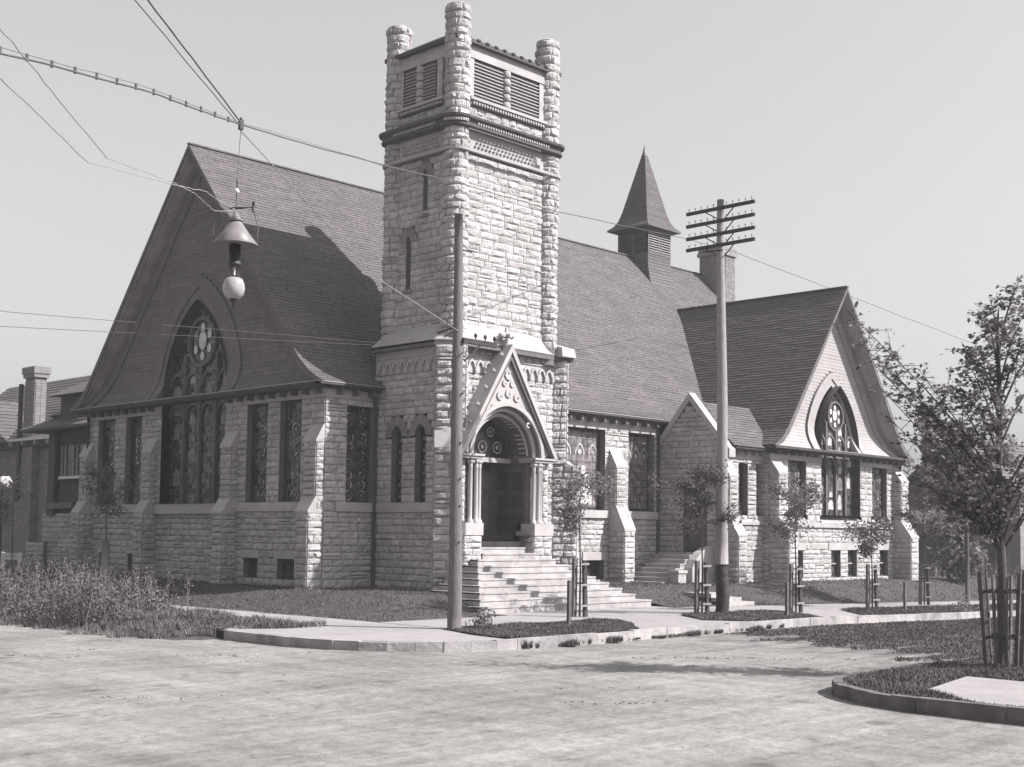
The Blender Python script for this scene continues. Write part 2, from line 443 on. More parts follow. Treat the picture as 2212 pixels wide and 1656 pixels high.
# nave near side
wB = [(-1.56, -.55), (8.17, 10.32), (11.67, 13.2)]
opsB = [rect(a, b, 3.0, 5.95) for a, b in wB] + [rect(9.3, 10.3, .5, 1.2), rect(9.1, 10.5, 1.2, 1.5)]
stone_wall('nave_side', mapB, lambda z: (XA, -.3) if True else None, .05, 6.1, opsB, zs=seq(.05, 2.72, 3.0, 6.1), back=wall)
opsB.append(rect(4.3, 99, 2.72, 3.0))
stone_wall('nave_side', mapB, lambda z: (4.2, 13.5), .05, 5.95, opsB, zs=seq(.05, .5, 1.2, 1.5, 2.72, 3.0, 5.95), back=wall)
trimstone.box(XA - .06, -.4, YN - .05, YN + .1, 6.1, 6.42); trimstone.box(4.2, 13.5, YN - .03, YN + .1, 5.95, 6.4)
trimstone.box(XA + .4, -.42, YN - .1, YN + .3, 2.72, 2.999); trimstone.box(4.5, 10.55, YN - .14, YN + .3, 2.72, 3.0); trimstone.box(11.3, 13.5, YN - .14, YN + .3, 2.72, 3.0)
trimstone.box(9.1, 10.5, YN - .07, YN + .2, 1.2, 1.5)

# buttress: stepped pier; box footprint given by (a0,a1) along the wall and protrusions
def buttress(owner, mapf, u0, u1, z0, p_low, zc, p_up, zt, cap1=.55, cap2=.6):
    for zz0, zz1, p in ((z0, zc, p_low), (zc + cap1 * .2, zt, p_up)):
        o = Vector(mapf(0, 0, 0)); ud = Vector(mapf(1, 0, 0)) - o; nd = Vector(mapf(0, 0, 1)) - o
        fr = planar(o + nd * p, ud, nd)
        zs = courses(zz0, zz1)
        stone_wall(owner, fr, lambda z: (u0, u1), zz0, zz1, zs=zs, length=(.3, .6), depth=.04, back=wall)
        sd = planar(o + ud * u0, nd, -ud); stone_wall(owner, sd, lambda z: (0, p), zz0, zz1, zs=zs, length=(.25, .5), depth=.04, back=wall)
        sd = planar(o + ud * u1, nd, ud); stone_wall(owner, sd, lambda z: (0, p), zz0, zz1, zs=zs, length=(.25, .5), depth=.04, back=wall)
    e = .035
    def wedge(zb, zt_, pl, pu):
        P = [mapf(u0 - e, zb, -.02), mapf(u1 + e, zb, -.02), mapf(u1 + e, zb, pl + e), mapf(u0 - e, zb, pl + e)]
        Q = [mapf(u0 - e, zt_, -.02), mapf(u1 + e, zt_, -.02), mapf(u1 + e, zt_, pu + e * .2), mapf(u0 - e, zt_, pu + e * .2)]
        P2 = [(x, y, z + .07) for x, y, z in P]
        trimstone.hexa(P + P2); trimstone.hexa(P2 + Q)
    wedge(zc, zc + cap1, p_low, p_up); wedge(zt, zt + cap2, p_up, .03)
    trimstone.hexa([mapf(u0 - .04, z0, -.02), mapf(u1 + .04, z0, -.02), mapf(u1 + .04, z0, p_low + .06), mapf(u0 - .04, z0, p_low + .06)] +
                   [mapf(u0 - .03, z0 + .3, -.02), mapf(u1 + .03, z0 + .3, -.02), mapf(u1 + .03, z0 + .3, p_low + .04), mapf(u0 - .03, z0 + .3, p_low + .04)])
for y0 in (2.98, 7.42, 12.28, 16.75):
    buttress('facade', mapA, y0, y0 + .58, .1, .52, 2.66, .27, 4.75, .5, .55)
buttress('nave_side', mapB, 10.55, 11.12, .1, .78, 2.25, .38, 4.55, .95, .75)

# plinth + base
trimstone.box(XA - .06, XA + .1, YN, YL, -.1, .12)
# transept
wT = [(17.45, 18.75), (23.95, 25.2)]
bT = [(17.9, 18.5), (20.62, 21.34), (21.93, 22.64), (24.55, 25.25)]
opsT = [rect(a, b, 2.98, 5.1) for a, b in wT] + [rect(a, b, .5, 1.6) for a, b in bT] + [rect(19.9, 22.95, 2.98, 9)]
opsT += [lambda a, b: (0, 99) if 2.5 < (a + b) / 2 < 2.98 else None, rect(17.7, 18.7, 1.6, 1.9), rect(20.4, 22.86, 1.6, 1.9), rect(24.35, 25.45, 1.6, 1.9), rect(0, 99, .0, .3)]
stone_wall('transept', mapT, lambda z: (16.15, 26.6), -.3, 5.1, opsT, zs=seq(.3, .5, 1.6, 1.9, 2.5, 2.98, 5.1), back=wall)
trimstone.box(16.15, 19.9, -.35, -.2, 5.1, 5.55); trimstone.box(22.95, 26.6, -.35, -.2, 5.1, 5.55)
trimstone.box(16.9, 25.6, -.42, 0, 2.5, 2.7)
for a, b in wT + [(19.9, 22.95)]:
    trimstone.hexa([(a - .12, -.42, 2.70), (b + .12, -.42, 2.70), (b + .12, .0, 2.70), (a - .12, .0, 2.70), (a - .12, -.36, 2.78), (b + .12, -.36, 2.78), (b + .12, 0, 3.0), (a - .12, 0, 3.0)])
stone_wall('transept', mapT, lambda z: (16.9, 25.6), 2.7, 2.98, [rect(a - .12, b + .12, 2.6, 3.1) for a, b in wT + [(19.9, 22.95)]], zs=[2.7, 2.98], back=wall)
for a, b in ((17.7, 18.7), (20.4, 22.86), (24.35, 25.45)): trimstone.box(a, b, -.35, -.1, 1.6, 1.9)
trimstone.box(16.15, 26.65, -.42, -.1, -.4, .3)
sT = planar((26.6, 0, 0), (0, 1, 0), (1, 0, 0)); sT2 = planar((16.15, 0, 0), (0, 1, 0), (-1, 0, 0))
stone_wall('transept', sT, lambda z: (-.3, 3), -.3, 5.5, back=wall, length=(.5, .9))
stone_wall('transept', sT2, lambda z: (-.3, .3), -.3, 5.5, back=wall)
buttress('transept', mapT, 16.2, 16.8, -.3, .85, 2.1, .4, 4.5, .75, .6)
buttress('transept', mapT, 25.75, 26.4, -.3, .85, 2.1, .4, 4.5, .75, .6)
# porch between nave and transept
pz = lambda y: 7.15 - abs(y - 1.45) * 1.12
opsPA = [rect(.65, 1.75, 1.5, 3.9), rect(.5, 1.9, 3.9, 4.25)]
stone_wall('porch', mapPA, lambda z: ((max(0, 1.45 - (7.15 - z) / 1.12), min(YN, 1.45 + (7.15 - z) / 1.12)) if z < 7.05 else None), .05, 7.0, opsPA, zs=seq(.05, 1.5, 3.9, 4.25, 7.0), back=wall)
trimstone.box(13.44, 13.6, .5, 1.9, 3.9, 4.25)
nwP = [(14.55, 15.15), (15.72, 16.0 + .28)]
stone_wall('porch', mapPB, lambda z: (13.5, 16.6), -.1, 5.0, [rect(a, b, 2.9, 4.85) for a, b in nwP] + [rect(0, 99, 2.55, 2.9)], zs=seq(-.1, 2.55, 2.9, 4.85, 5.0), back=wall)
trimstone.box(13.5, 16.6, -.05, .1, 5.0, 5.4); trimstone.box(13.5, 16.5, -.1, .25, 2.55, 2.67)
for a, b in nwP: trimstone.hexa([(a - .25, -.1, 2.67), (b + .25, -.1, 2.67), (b + .25, .25, 2.67), (a - .25, .25, 2.67), (a - .1, -.02, 2.75), (b + .1, -.02, 2.75), (b + .1, .2, 3.0), (a - .1, .2, 3.0)])
stone_wall('porch', mapPB, lambda z: (13.5, 16.5), 2.67, 2.9, zs=[2.67, 2.9], back=wall)
buttress('porch', mapPB, 13.52, 14.05, -.1, .72, 2.1, .32, 4.3, .7, .6)
trimstone.box(13.5, 16.5, -.08, .1, -.3, .2)
# remaining hidden walls of the nave
wall.face(((XA, YL, 0), (27, YL, 0), (27, YL, 6.6), (XA, YL, 6.6)))
wall.face(((27, YN, 0), (27, YL, 0), (27, YL, 6.6), (27, YN, 6.6))); wall.face(((27, 3.4, 6.6), (27, 16.9, 6.6), (27, YM, 14.9)))

# ---------------- roofs
def prof_nave(): return [(7.6, 6.55), (7.05, 6.83), (6.5, 7.28), (5.9, 8.0), (0, 15.06)]
def prof_at(P, z):  # offset at height
    for (a, za), (b, zb) in zip(P[:-1], P[1:]):
        if za <= z <= zb: return a + (b - a) * (z - za) / (zb - za)
    return P[0][0] if z < P[0][1] else 0
def resample(P, step):
    out = [P[0]]; 
    for (a, za), (b, zb) in zip(P[:-1], P[1:]):
        L = math.hypot(b - a, zb - za); n = max(1, round(L / step))
        for k in range(1, n + 1): out.append((a + (b - a) * k / n, za + (zb - za) * k / n))
    return out
def roof_courses(mb, P, u0, u1, f, step=.15, lift=.022, seg=(.3, .8)):
    Q = resample(P, step)
    for (a, za), (b, zb) in zip(Q[:-1], Q[1:]):
        L = math.hypot(b - a, zb - za); nx, nz = (zb - za) / L, (a - b) / L      # outward normal (towards +offset, up)
        if nx < 0: nx, nz = -nx, -nz
        u = u0
        while u < u1 - .01:
            v = min(u1, u + rnd.uniform(*seg)); 
            if u1 - v < .2: v = u1
            k = lift * rnd.uniform(.8, 1.25); dz = rnd.uniform(-.004, .004)
            lo = (a + nx * k, za + nz * k + dz); hi = (b + nx * .002, zb + nz * .002)
            bt = (a - nx * .01, za - nz * .01 + dz)
            mb.face((f(u, *lo), f(v, *lo), f(v, *hi), f(u, *hi)))
            mb.face((f(u, *bt), f(v, *bt), f(v, *lo), f(u, *lo)))
            u = v
XR = -2.87
PN = prof_nave()
rm = MB(); roof_courses(rm, PN, XR, 27.1, lambda u, o, z: (u, YM - o, z), .15, .015)
Q = [(27.1, YM + o, z) for o, z in PN]; Q0 = [(XR, YM + o, z) for o, z in PN]; rm.strip(Q0, Q)
roof = cpart(rm, 'nave_roof', 'roof')
cap = MB().bar((XR, YM, 15.08), (27.1, YM, 15.08), .16, .05); cpart(cap, 'ridge_cap', 'roof', roof)
def gable_trim(P, f, fld, w=.0):
    """f(o,z,d): point at offset o (signed), height z, d = distance out from the field plane"""
    b = MB(); s = MB()
    for sg in (-1, 1):
        top = [(sg * o, z) for o, z in P]; bot = [(sg * max(0, o - .12), z - .16) for o, z in P]; bot[0] = (sg * (P[0][0] - .02), P[0][1] - .1)
        A = [f(o, z, fld) for o, z in top]; B = [f(o, z, fld) for o, z in bot]
        b.strip(A, B)
        C2 = [f(o, z, -.05) for o, z in bot]; A3 = [f(o, z, fld - .06) for o, z in bot]
        s.strip(B, C2)
    return b, s
fN = lambda o, z, d: (XA + .12 - d, YM + o, z)
b, s = gable_trim(PN, fN, .62)
cpart(b, 'barge_board', 'trim', roof); 
# soffit as separate boards, running up the slope
def soffit(P, f, depth, n, parent, m='soffit'):
    for k in range(n):
        d0 = -.0 + depth * k / n; d1 = depth * (k + 1) / n - .012
        mb = MB()
        for sg in (-1, 1):
            bot = [(sg * max(0, o - .12), z - .16) for o, z in P[:]]; bot[0] = (sg * (P[0][0] - .02), P[0][1] - .1)
            lift = .012 * (k % 2)
            mb.strip([f(o, z + lift, d0) for o, z in bot], [f(o, z + lift, d1) for o, z in bot])
        cpart(mb, 'soffit_board', m, parent)
soffit(PN, fN, .6, 4, roof)
# rake frieze board on the field (both sides)
def rake_board(P, f, w, d0, d1, m, parent, name='rake_board'):
    for sg in (-1, 1):
        mb = MB(); o1 = [(sg * max(0, o - .12), z - .16) for o, z in P]; o1[0] = (sg * (P[0][0] - .1), P[0][1] - .05)
        o2 = [(sg * max(0, o - .12 - w), z - .16 - .35 * w) for o, z in P]; o2[-1] = (0, P[-1][1] - .16 - w * 1.55); o2[0] = (sg * (P[0][0] - w - .4), P[0][1] - .03)
        def dd(z): return d0
        mb.strip([f(o, z, d1 + flare(z, P)) for o, z in o1], [f(o, z, d1 + flare(z, P)) for o, z in o2])
        mb.strip([f(o, z, d1 + flare(z, P)) for o, z in o2], [f(o, z, -.05 + flare(z, P)) for o, z in o2])
        cpart(mb, name, m, parent)
def flare(z, P): 
    t = max(0, (P[0][1] + 1.15 - z) / 1.15); return .42 * t * t
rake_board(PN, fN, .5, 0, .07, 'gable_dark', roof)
def gable_field(P, f, uc_hw, zs, h, step, m, name, label=None):
    mb = MB(); z = P[0][1] - .02; zt = P[-1][1] - .3
    while z < zt:
        z2 = min(z + step, zt); w = prof_at(P, z) - .1; w2 = max(0.01, prof_at(P, z2) - .1)
        aw = arch_half(uc_hw, zs, h, (z + z2) / 2) if z < zs + h else None
        segs = [(-w, w, -w2, w2)] if not aw else [(-w, -aw, -w2, -aw), (aw, w, aw, w2)]
        d = flare(z, P); d2 = flare(z2, P)
        for a, b, a2, b2 in segs:
            n = max(1, int((b - a) / 1.1))
            for k in range(n):
                j = rnd.uniform(-.006, .006); l = .013 * rnd.uniform(.8, 1.2)
                ua, ub = a + (b - a) * k / n, a + (b - a) * (k + 1) / n; va, vb = a2 + (b2 - a2) * k / n, a2 + (b2 - a2) * (k + 1) / n
                mb.face((f(ua, z + j, d + l), f(ub, z + j, d + l), f(vb, z2, d2 + .002), f(va, z2, d2 + .002)))
                mb.face((f(ua, z + j, d - .01), f(ub, z + j, d - .01), f(ub, z + j, d + l), f(ua, z + j, d + l)))
        z = z2
    return cpart(mb, name, m, None, None, label)
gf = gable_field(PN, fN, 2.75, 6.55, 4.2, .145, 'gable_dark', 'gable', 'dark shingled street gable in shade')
# arch surround
def surround(f, hw, zs, h, w, hh, m, parent, steps, name):
    for k in range(steps):
        mb = MB(); t0 = k / steps; t1 = (k + 1) / steps
        i = arch_pts(hw + w * t0, zs, h + hh * t0, 12); o = arch_pts(hw + w * t1, zs, h + hh * t1, 12)
        ff = lambda u, z, n: f(u, z, n + flare(z, PN if parent is gf else PT) * (.0 if False else 1))
        band(mb, ff, i, o, -.3, .02 + .045 * k)
        cpart(mb, name, m, parent)
PT = [(5.4, 5.6), (4.95, 5.85), (4.5, 6.25), (4.1, 6.8), (0, 12.36)]
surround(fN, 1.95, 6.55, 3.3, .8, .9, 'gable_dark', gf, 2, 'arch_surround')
# eaves
def eave_line(mbs, pts_fn, n): pass
ev = MB()
ev.box(XR, XR + .22, YM - 7.62, YM + 7.62, 6.42, 6.53); ev.box(XR + .05, XA, YM - 7.4, YM + 7.4, 6.36, 6.43)
ev.box(XR, 27.1, YM - 7.63, YM - 7.35, 6.43, 6.54); ev.box(XA, 27.1, YM - 7.5, YN, 6.36, 6.44)
ev.box(XA - .1, 27, YM - 7.52, YM - 7.38, 6.54, 6.6)
cpart(ev, 'eave_cornice', 'trim_dark')
evs = MB(); evs.box(XR + .1, 27.1, YM - 7.645, YM - 7.62, 6.50, 6.525); evs.box(XR - .03, XR, YM - 7.6, YM + 7.6, 6.505, 6.53)
cpart(evs, 'gutter_edge', 'trim_light')
for k in range(9): cpart(MB().box(XA - .28, XA, 3.1 + k * .58, 3.2 + k * .58, 6.2, 6.36), 'eave_bracket', 'trim')
for k in range(8): cpart(MB().box(XA - .28, XA, 12.6 + k * .58, 12.7 + k * .58, 6.2, 6.36), 'eave_bracket', 'trim')
for k in range(14): 
    x = 5. + k * .62
    cpart(MB().box(x, x + .1, YN - .3, YN, 6.2, 6.36), 'eave_bracket', 'trim')
for k in range(3): cpart(MB().box(-2.0 + k * .6, -1.9 + k * .6, YN - .3, YN, 6.2, 6.36), 'eave_bracket', 'trim')

# transept roof
XT = 21.2; YTR = -.85
fT = lambda o, z, d: (XT + o, .0 - d, z)
tr = MB()
for sg in (-1, 1):
    roof_courses(tr, PT, -.8, 8.2, (lambda sg: lambda u, o, z: (XT + sg * o, u, z))(sg), step=.15, lift=.026)
troof = cpart(tr, 'transept_roof', 'roof2')
cpart(MB().bar((XT, -.8, 12.4), (XT, 8, 12.4), .18, .07), 'ridge_cap', 'trim_dark', troof)
b, s = gable_trim(PT, fT, .8); cpart(b, 'barge_board', 'trim', troof)
soffit(PT, fT, .78, 5, troof)
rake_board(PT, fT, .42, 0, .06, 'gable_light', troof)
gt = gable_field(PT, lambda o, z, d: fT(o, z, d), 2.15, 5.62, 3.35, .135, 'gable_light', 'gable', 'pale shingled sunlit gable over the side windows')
surround(fT, 1.5, 5.62, 2.75, .55, .55, 'trim_light', gt, 2, 'arch_surround')
ev = MB(); ev.box(XT - 5.45, XT + 5.45, -.88, -.66, 5.47, 5.57); ev.box(XT - 5.2, XT + 5.2, -.7, -.2, 5.42, 5.48)
for sg in (-1, 1): ev.box(XT + sg * 5.3 - .12, XT + sg * 5.3 + .12, -.66, 2.9, 5.47, 5.57)
cpart(ev, 'eave_cornice', 'trim_dark')
for k in range(19):
    x = 16.5 + k * .55
    if not 19.7 < x < 23.1: cpart(MB().box(x, x + .09, -.55, -.3, 5.28, 5.42), 'eave_bracket', 'trim')
# porch roof
pr = MB(); PP = [(1.85, 5.45), (1.5, 5.75), (1.2, 6.1), (0, 7.2)]
roof_courses(pr, PP, 13.75, 18.2, lambda u, o, z: (u, 1.45 - o, z)); roof_courses(pr, PP, 13.75, 18.2, lambda u, o, z: (u, 1.45 + o, z))
proof = cpart(pr, 'porch_roof', 'roof')
cop = MB(); 
for sg in (-1, 1):
    top = [(13.4, 1.45 + sg * o, 7.5 - o * 1.18) for o in (0, 1.85)]
    for x0, x1 in ((13.42, 13.8),):
        A = (x0, top[0][1], top[0][2]); B_ = (x0, top[1][1], top[1][2])
        cop.hexa([(x0, A[1], A[2] - .3), (x1, A[1], A[2] - .3), (x1, B_[1], B_[2] - .3), (x0, B_[1], B_[2] - .3), (x0, A[1], A[2]), (x1, A[1], A[2]), (x1, B_[1], B_[2]), (x0, B_[1], B_[2])])
cpart(cop, 'gable_coping', 'smooth')
ev = MB(); ev.box(13.8, 18, -.42, -.22, 5.36, 5.46); ev.box(13.8, 17, -.36, 0, 5.3, 5.37)
ev.box(13.82, 18, -.46, -.42, 5.44, 5.48); cpart(ev, 'eave_cornice', 'trim_dark')
for k in range(5): cpart(MB().box(14.4 + k * .5, 14.48 + k * .5, -.25, 0, 5.18, 5.3), 'eave_bracket', 'trim_light')

# ---------------- windows
def pane_shape(mb, mapf, pts, n): mb.face([mapf(u, z, n) for u, z in pts])
def leaded(mapf, u0, u1, z0, z1, n, inside=None, cu=.13, cz=.17, name='leaded_panes', parent=None):
    mb = MB(); nu = max(1, round((u1 - u0) / cu)); nz = max(1, round((z1 - z0) / cz))
    for i in range(nu):
        for j in range(nz):
            a0 = u0 + (u1 - u0) * i / nu + .006; a1 = u0 + (u1 - u0) * (i + 1) / nu - .006
            c0 = z0 + (z1 - z0) * j / nz + .006; c1 = z0 + (z1 - z0) * (j + 1) / nz - .006
            if inside and not inside((a0 + a1) / 2, (c0 + c1) / 2): continue
            t, q = rnd.gauss(0, .006), rnd.gauss(0, .006)
            mb.face([mapf(a0, c0, n - t - q), mapf(a1, c0, n + t - q), mapf(a1, c1, n + t + q), mapf(a0, c1, n - t + q)])
    return cpart(mb, name, 'glass', parent, 'stuff')
def window(mapf, u0, u1, z0, z1, n=-.22, style='ornate', light=.3, parent=None, cols=1):
    w = MB(); t = .05
    for a, b, c, d in ((u0, u0 + t, z0, z1), (u1 - t, u1, z0, z1), (u0 + t, u1 - t, z0, z0 + t), (u0 + t, u1 - t, z1 - t, z1)):
        w.hexa([mapf(a, c, n), mapf(b, c, n), mapf(b, c, n + .06), mapf(a, c, n + .06), mapf(a, d, n), mapf(b, d, n), mapf(b, d, n + .06), mapf(a, d, n + .06)])
    win = cpart(w, 'window', 'trim_dark')
    rv = MB(); reveal(rv, mapf, [(u0, z0), (u0, z1), (u1, z1), (u1, z0)], .01, n); rv.face([mapf(u0, z0, .01), mapf(u1, z0, .01), mapf(u1, z0, n), mapf(u0, z0, n)])
    cpart(rv, 'jamb', 'mortar', win)
    g = MB(); pane_shape(g, mapf, [(u0, z0), (u1, z0), (u1, z1), (u0, z1)], n + .004); cpart(g, 'pane', 'lead', win)
    leaded(mapf, u0 + .05, u1 - .05, z0 + .05, z1 - .05, n + .012, None, parent=win)
    if style == 'ornate':
        d = MB(); e = MB(); n2 = n + .03; cw = (u1 - u0) / cols
        for c in range(cols):
            uc = u0 + cw * (c + .5)
            z = z0 + .22; k = 0
            while z < z1 - .2:
                r = min(cw * .28, .17) * (1 if k % 3 else 1.25)
                seg = 8
                if k % 4 != 3:
                    for j in range(seg):
                        if rnd.random() < .2: continue
                        a0, a1 = 2 * math.pi * j / seg, 2 * math.pi * (j + 1) / seg
                        q = [(uc + r * math.cos(a0), z + r * math.sin(a0)), (uc + r * math.cos(a1), z + r * math.sin(a1)), (uc + r * .72 * math.cos(a1), z + r * .72 * math.sin(a1)), (uc + r * .72 * math.cos(a0), z + r * .72 * math.sin(a0))]
                        (d if rnd.random() < .7 else e).face([mapf(a, b, n2) for a, b in q])
                    rr = r * .35; d.face([mapf(uc + rr * a, z + rr * b, n2) for a, b in ((-1, 0), (0, -1.3), (1, 0), (0, 1.3))])
                else:
                    for sx, sy in ((-1, -1), (1, -1), (1, 1), (-1, 1)):
                        q = [(uc, z), (uc + sx * r * .9, z + sy * r * .6), (uc + sx * r * .7, z + sy * r * .9)]
                        d.face([mapf(a, b, n2) for a, b in q])
                z += r * 1.5 + .06; k += 1
        d = cpart(d, 'stained_glass', 'glass_mid', win)
        if e.f: cpart(e, 'stained_glass', 'glass_light', win)
    return win
for a, b in winA[:2]: window(mapA, a, b, 3.0, 6.1, cols=1)
for a, b in winA[2:]: window(mapA, a, b, 3.0, 6.1, cols=1)
window(mapB, -1.56, -.55, 3.0, 6.1, cols=2)
for a, b, z0, z1 in bas: window(mapA, a, b, z0, z1, -.25, 'plain')
window(mapB, 9.3, 10.3, .5, 1.2, -.3, 'plain')
for a, b in wT: window(mapT, a, b, 3.0, 5.1, cols=2)
for a, b in nwP: window(mapPB, a, b, 3.0, 4.85, -.25, 'plain')
for a, b in bT:
    w = window(mapT, a, b, .5, 1.6, -.2, 'plain')
    cpart(MB().box(a, b, .34 - .5 - .0, .40 - .5, 1.02, 1.07), 'sash_bar', 'trim_light', w)
# nave picture windows with tracery and a pale figure
def figure_window(u0, u1, fig):
    w = window(mapB, u0, u1, 3.0, 5.95, -.3, 'plain')
    g = MB(); n = -.275
    nx, nz = 7, 10
    for i in range(nx):
        for j in range(nz):
            a0 = u0 + .08 + (u1 - u0 - .16) * i / nx; a1 = u0 + .08 + (u1 - u0 - .16) * (i + 1) / nx
            c0 = 3.1 + 2.75 * j / nz; c1 = 3.1 + 2.75 * (j + 1) / nz
            g.face([mapB(a, c, n) for a, c in ((a0 + .01, c0 + .01), (a1 - .01, c0 + .01), (a1 - .01, c1 - .01), (a0 + .01, c1 - .01))])
    cpart(g, 'stained_glass', 'glass_mid', w, label='patterned panels')
    d = MB(); n = -.262
    for c in range(3):
        uc = u0 + (u1 - u0) * (c + .5) / 3
        A = arch_pts(.26, 5.0, .45, 6, uc); B_ = arch_pts(.20, 5.0, .36, 6, uc)
        d.strip([mapB(a, b, n) for a, b in A], [mapB(a, b, n) for a, b in B_])
        d.face([mapB(uc + .1 * math.cos(t), 5.1 + .1 * math.sin(t), n) for t in [k * math.pi / 4 for k in range(8)]])
    cpart(d, 'stained_glass', 'glass_light', w)
    if fig:
        d = MB(); uc = u0 + (u1 - u0) * .58
        q = [(-.45, 3.25), (.5, 3.2), (.48, 3.9), (.3, 4.25), (.12, 4.4), (.1, 4.62), (-.08, 4.62), (-.12, 4.38), (-.4, 4.15), (-.5, 3.7)]
        d.face([mapB(uc + a, b, n + .004) for a, b in q]); cpart(d, 'stained_glass', 'glass_pale', w, label='pale robed figure')
figure_window(8.17, 10.32, True); figure_window(11.67, 13.2, False)

def big_window(f, uc, hw, zb, zs, h, nl, rose_r, rose_z, n, pale):
    """tall pointed window with mullions, lancet heads and a rose"""
    P = [(uc - hw, zb)] + arch_pts(hw, zs, h, 12, uc) + [(uc + hw, zb)]
    g = MB(); g.face([f(u, z, n) for u, z in P]); g.face([f(uc - hw, zb, n), f(uc + hw, zb, n), f(uc + hw, zb, .2), f(uc - hw, zb, .2)])
    root = cpart(g, 'window', 'lead')
    leaded(f, uc - hw, uc + hw, zb, zs + h, n + .008, lambda u, z: abs(u - uc) < (arch_half(hw, zs, h, z) or 0) - .05, .15, .17, 'leaded_panes', root)
    rv = MB(); reveal(rv, f, P, .02, n); cpart(rv, 'jamb', 'trim_dark', root)
    fr = MB(); cw = 2 * hw / nl
    for k in range(1, nl):
        u = uc - hw + cw * k; zt = rose_z - rose_r * .9 if abs(u - uc) < rose_r * .9 else zs + h * .45
        mb = MB().bar(f(u, zb, n + .06), f(u, zt, n + .06), .09, .1); cpart(mb, 'mullion', 'trim', root)
    for zt in (zs - .25, rose_z - rose_r - .25):
        for k in range(nl):
            u = uc - hw + cw * (k + .5); mb = MB()
            band(mb, f, arch_pts(cw * .5 - .09, zt - .35, .38, 6, u), arch_pts(cw * .5 - .02, zt - .35, .47, 6, u), n, n + .08)
            cpart(mb, 'lancet_head', 'trim', root)
    mb = MB(); N = 28
    ring = lambda r, nn: [f(uc + r * math.cos(2 * math.pi * k / N), rose_z + r * math.sin(2 * math.pi * k / N), nn) for k in range(N + 1)]
    mb.strip(ring(rose_r, n + .1), ring(rose_r * .88, n + .1)); mb.strip(ring(rose_r * .88, n + .1), ring(rose_r * .88, n)); mb.strip(ring(rose_r, n), ring(rose_r, n + .1))
    cpart(mb, 'rose_ring', 'trim', root)
    d = MB(); e = MB()
    def blob(mb, a, b, r, sy=1.25, k=8): mb.face([f(uc + a + r * math.cos(2 * math.pi * j / k), rose_z + b + r * sy * math.sin(2 * math.pi * j / k), n + .045) for j in range(k)])
    for k in range(6):
        t = math.pi / 2 + k * math.pi / 3; blob(d if k in pale else e, rose_r * .56 * math.cos(t), rose_r * .56 * math.sin(t), rose_r * .15)
    if pale: blob(d, 0, .05, rose_r * .28, 1.4, 10)
    else: blob(e, 0, 0, rose_r * .3, 1.3, 10)
    if d.f: cpart(d, 'rose_glass', 'glass_pale', root)  # pale panes: light coming through from behind, painted into the glass colour
    cpart(e, 'rose_glass', 'glass_mid', root)
    a = MB(); b = MB()
    for k in range(nl):
        u = uc - hw + cw * (k + .5)
        z = zb + .25
        while z < zs + .6:
            H = rnd.uniform(.25, .7); w = cw * rnd.uniform(.18, .34); o = rnd.uniform(-.05, .05)
            q = [(u + o - w, z), (u + o + w, z), (u + o + w * .9, z + H * .7), (u + o + w * .3, z + H), (u + o - w * .4, z + H * .95), (u + o - w, z + H * .6)]
            if rnd.random() < .62: (a if rnd.random() < (.82 if XAflag else .35) else b).face([f(x, y, n + .03) for x, y in q])
            z += H + rnd.uniform(.1, .3)
    if a.f: cpart(a, 'stained_glass', 'glass_mid', root)
    if b.f: cpart(b, 'stained_glass', 'glass_light', root)
    return root
XAflag = True
fAw = lambda u, z, n: (XA - n, u, z)
big_window(fAw, YM, 1.95, 3.0, 6.55, 3.3, 4, .85, 8.45, -.32, (0, 2, 3, 4, 1))
XAflag = False
fTw = lambda u, z, n: (u, -.3 - n, z)
big_window(fTw, 21.42, 1.5, 3.0, 5.6, 2.75, 4, .62, 7.1, -.3, (0, 1, 2, 3, 4, 5))
# moulded transom where the eave crosses the big windows
cpart(MB().box(XA - .42, XA - .30, 8.2, 12.1, 6.44, 6.56), 'transom', 'trim')
cpart(MB().box(19.9, 22.9, -.62, -.5, 5.5, 5.62), 'transom', 'trim_light')
# side jamb stones of big windows in wall thickness
for y in (8.2, 12.1): wall.face(((XA, y, 3), (XA + .4, y, 3), (XA + .4, y, 6.6), (XA, y, 6.6)))
for x in (19.9, 22.95): wall.face(((x, -.3, 3), (x, .1, 3), (x, .1, 5.6), (x, -.3, 5.6)))
# porch door
dm = MB().box(13.75, 13.8, .65, 1.75, 1.5, 3.9); dr = cpart(dm, 'door', 'door')
for z0, z1 in ((1.65, 2.3), (2.45, 3.75)):
    for y0 in (.74, 1.24): cpart(MB().box(13.72, 13.75, y0, y0 + .42, z0, z1), 'panel', 'trim', dr)
rv = MB().box(13.5, 13.8, .62, .65, 1.5, 3.9).box(13.5, 13.8, 1.75, 1.78, 1.5, 3.9); cpart(rv, 'door_jamb', 'mortar')

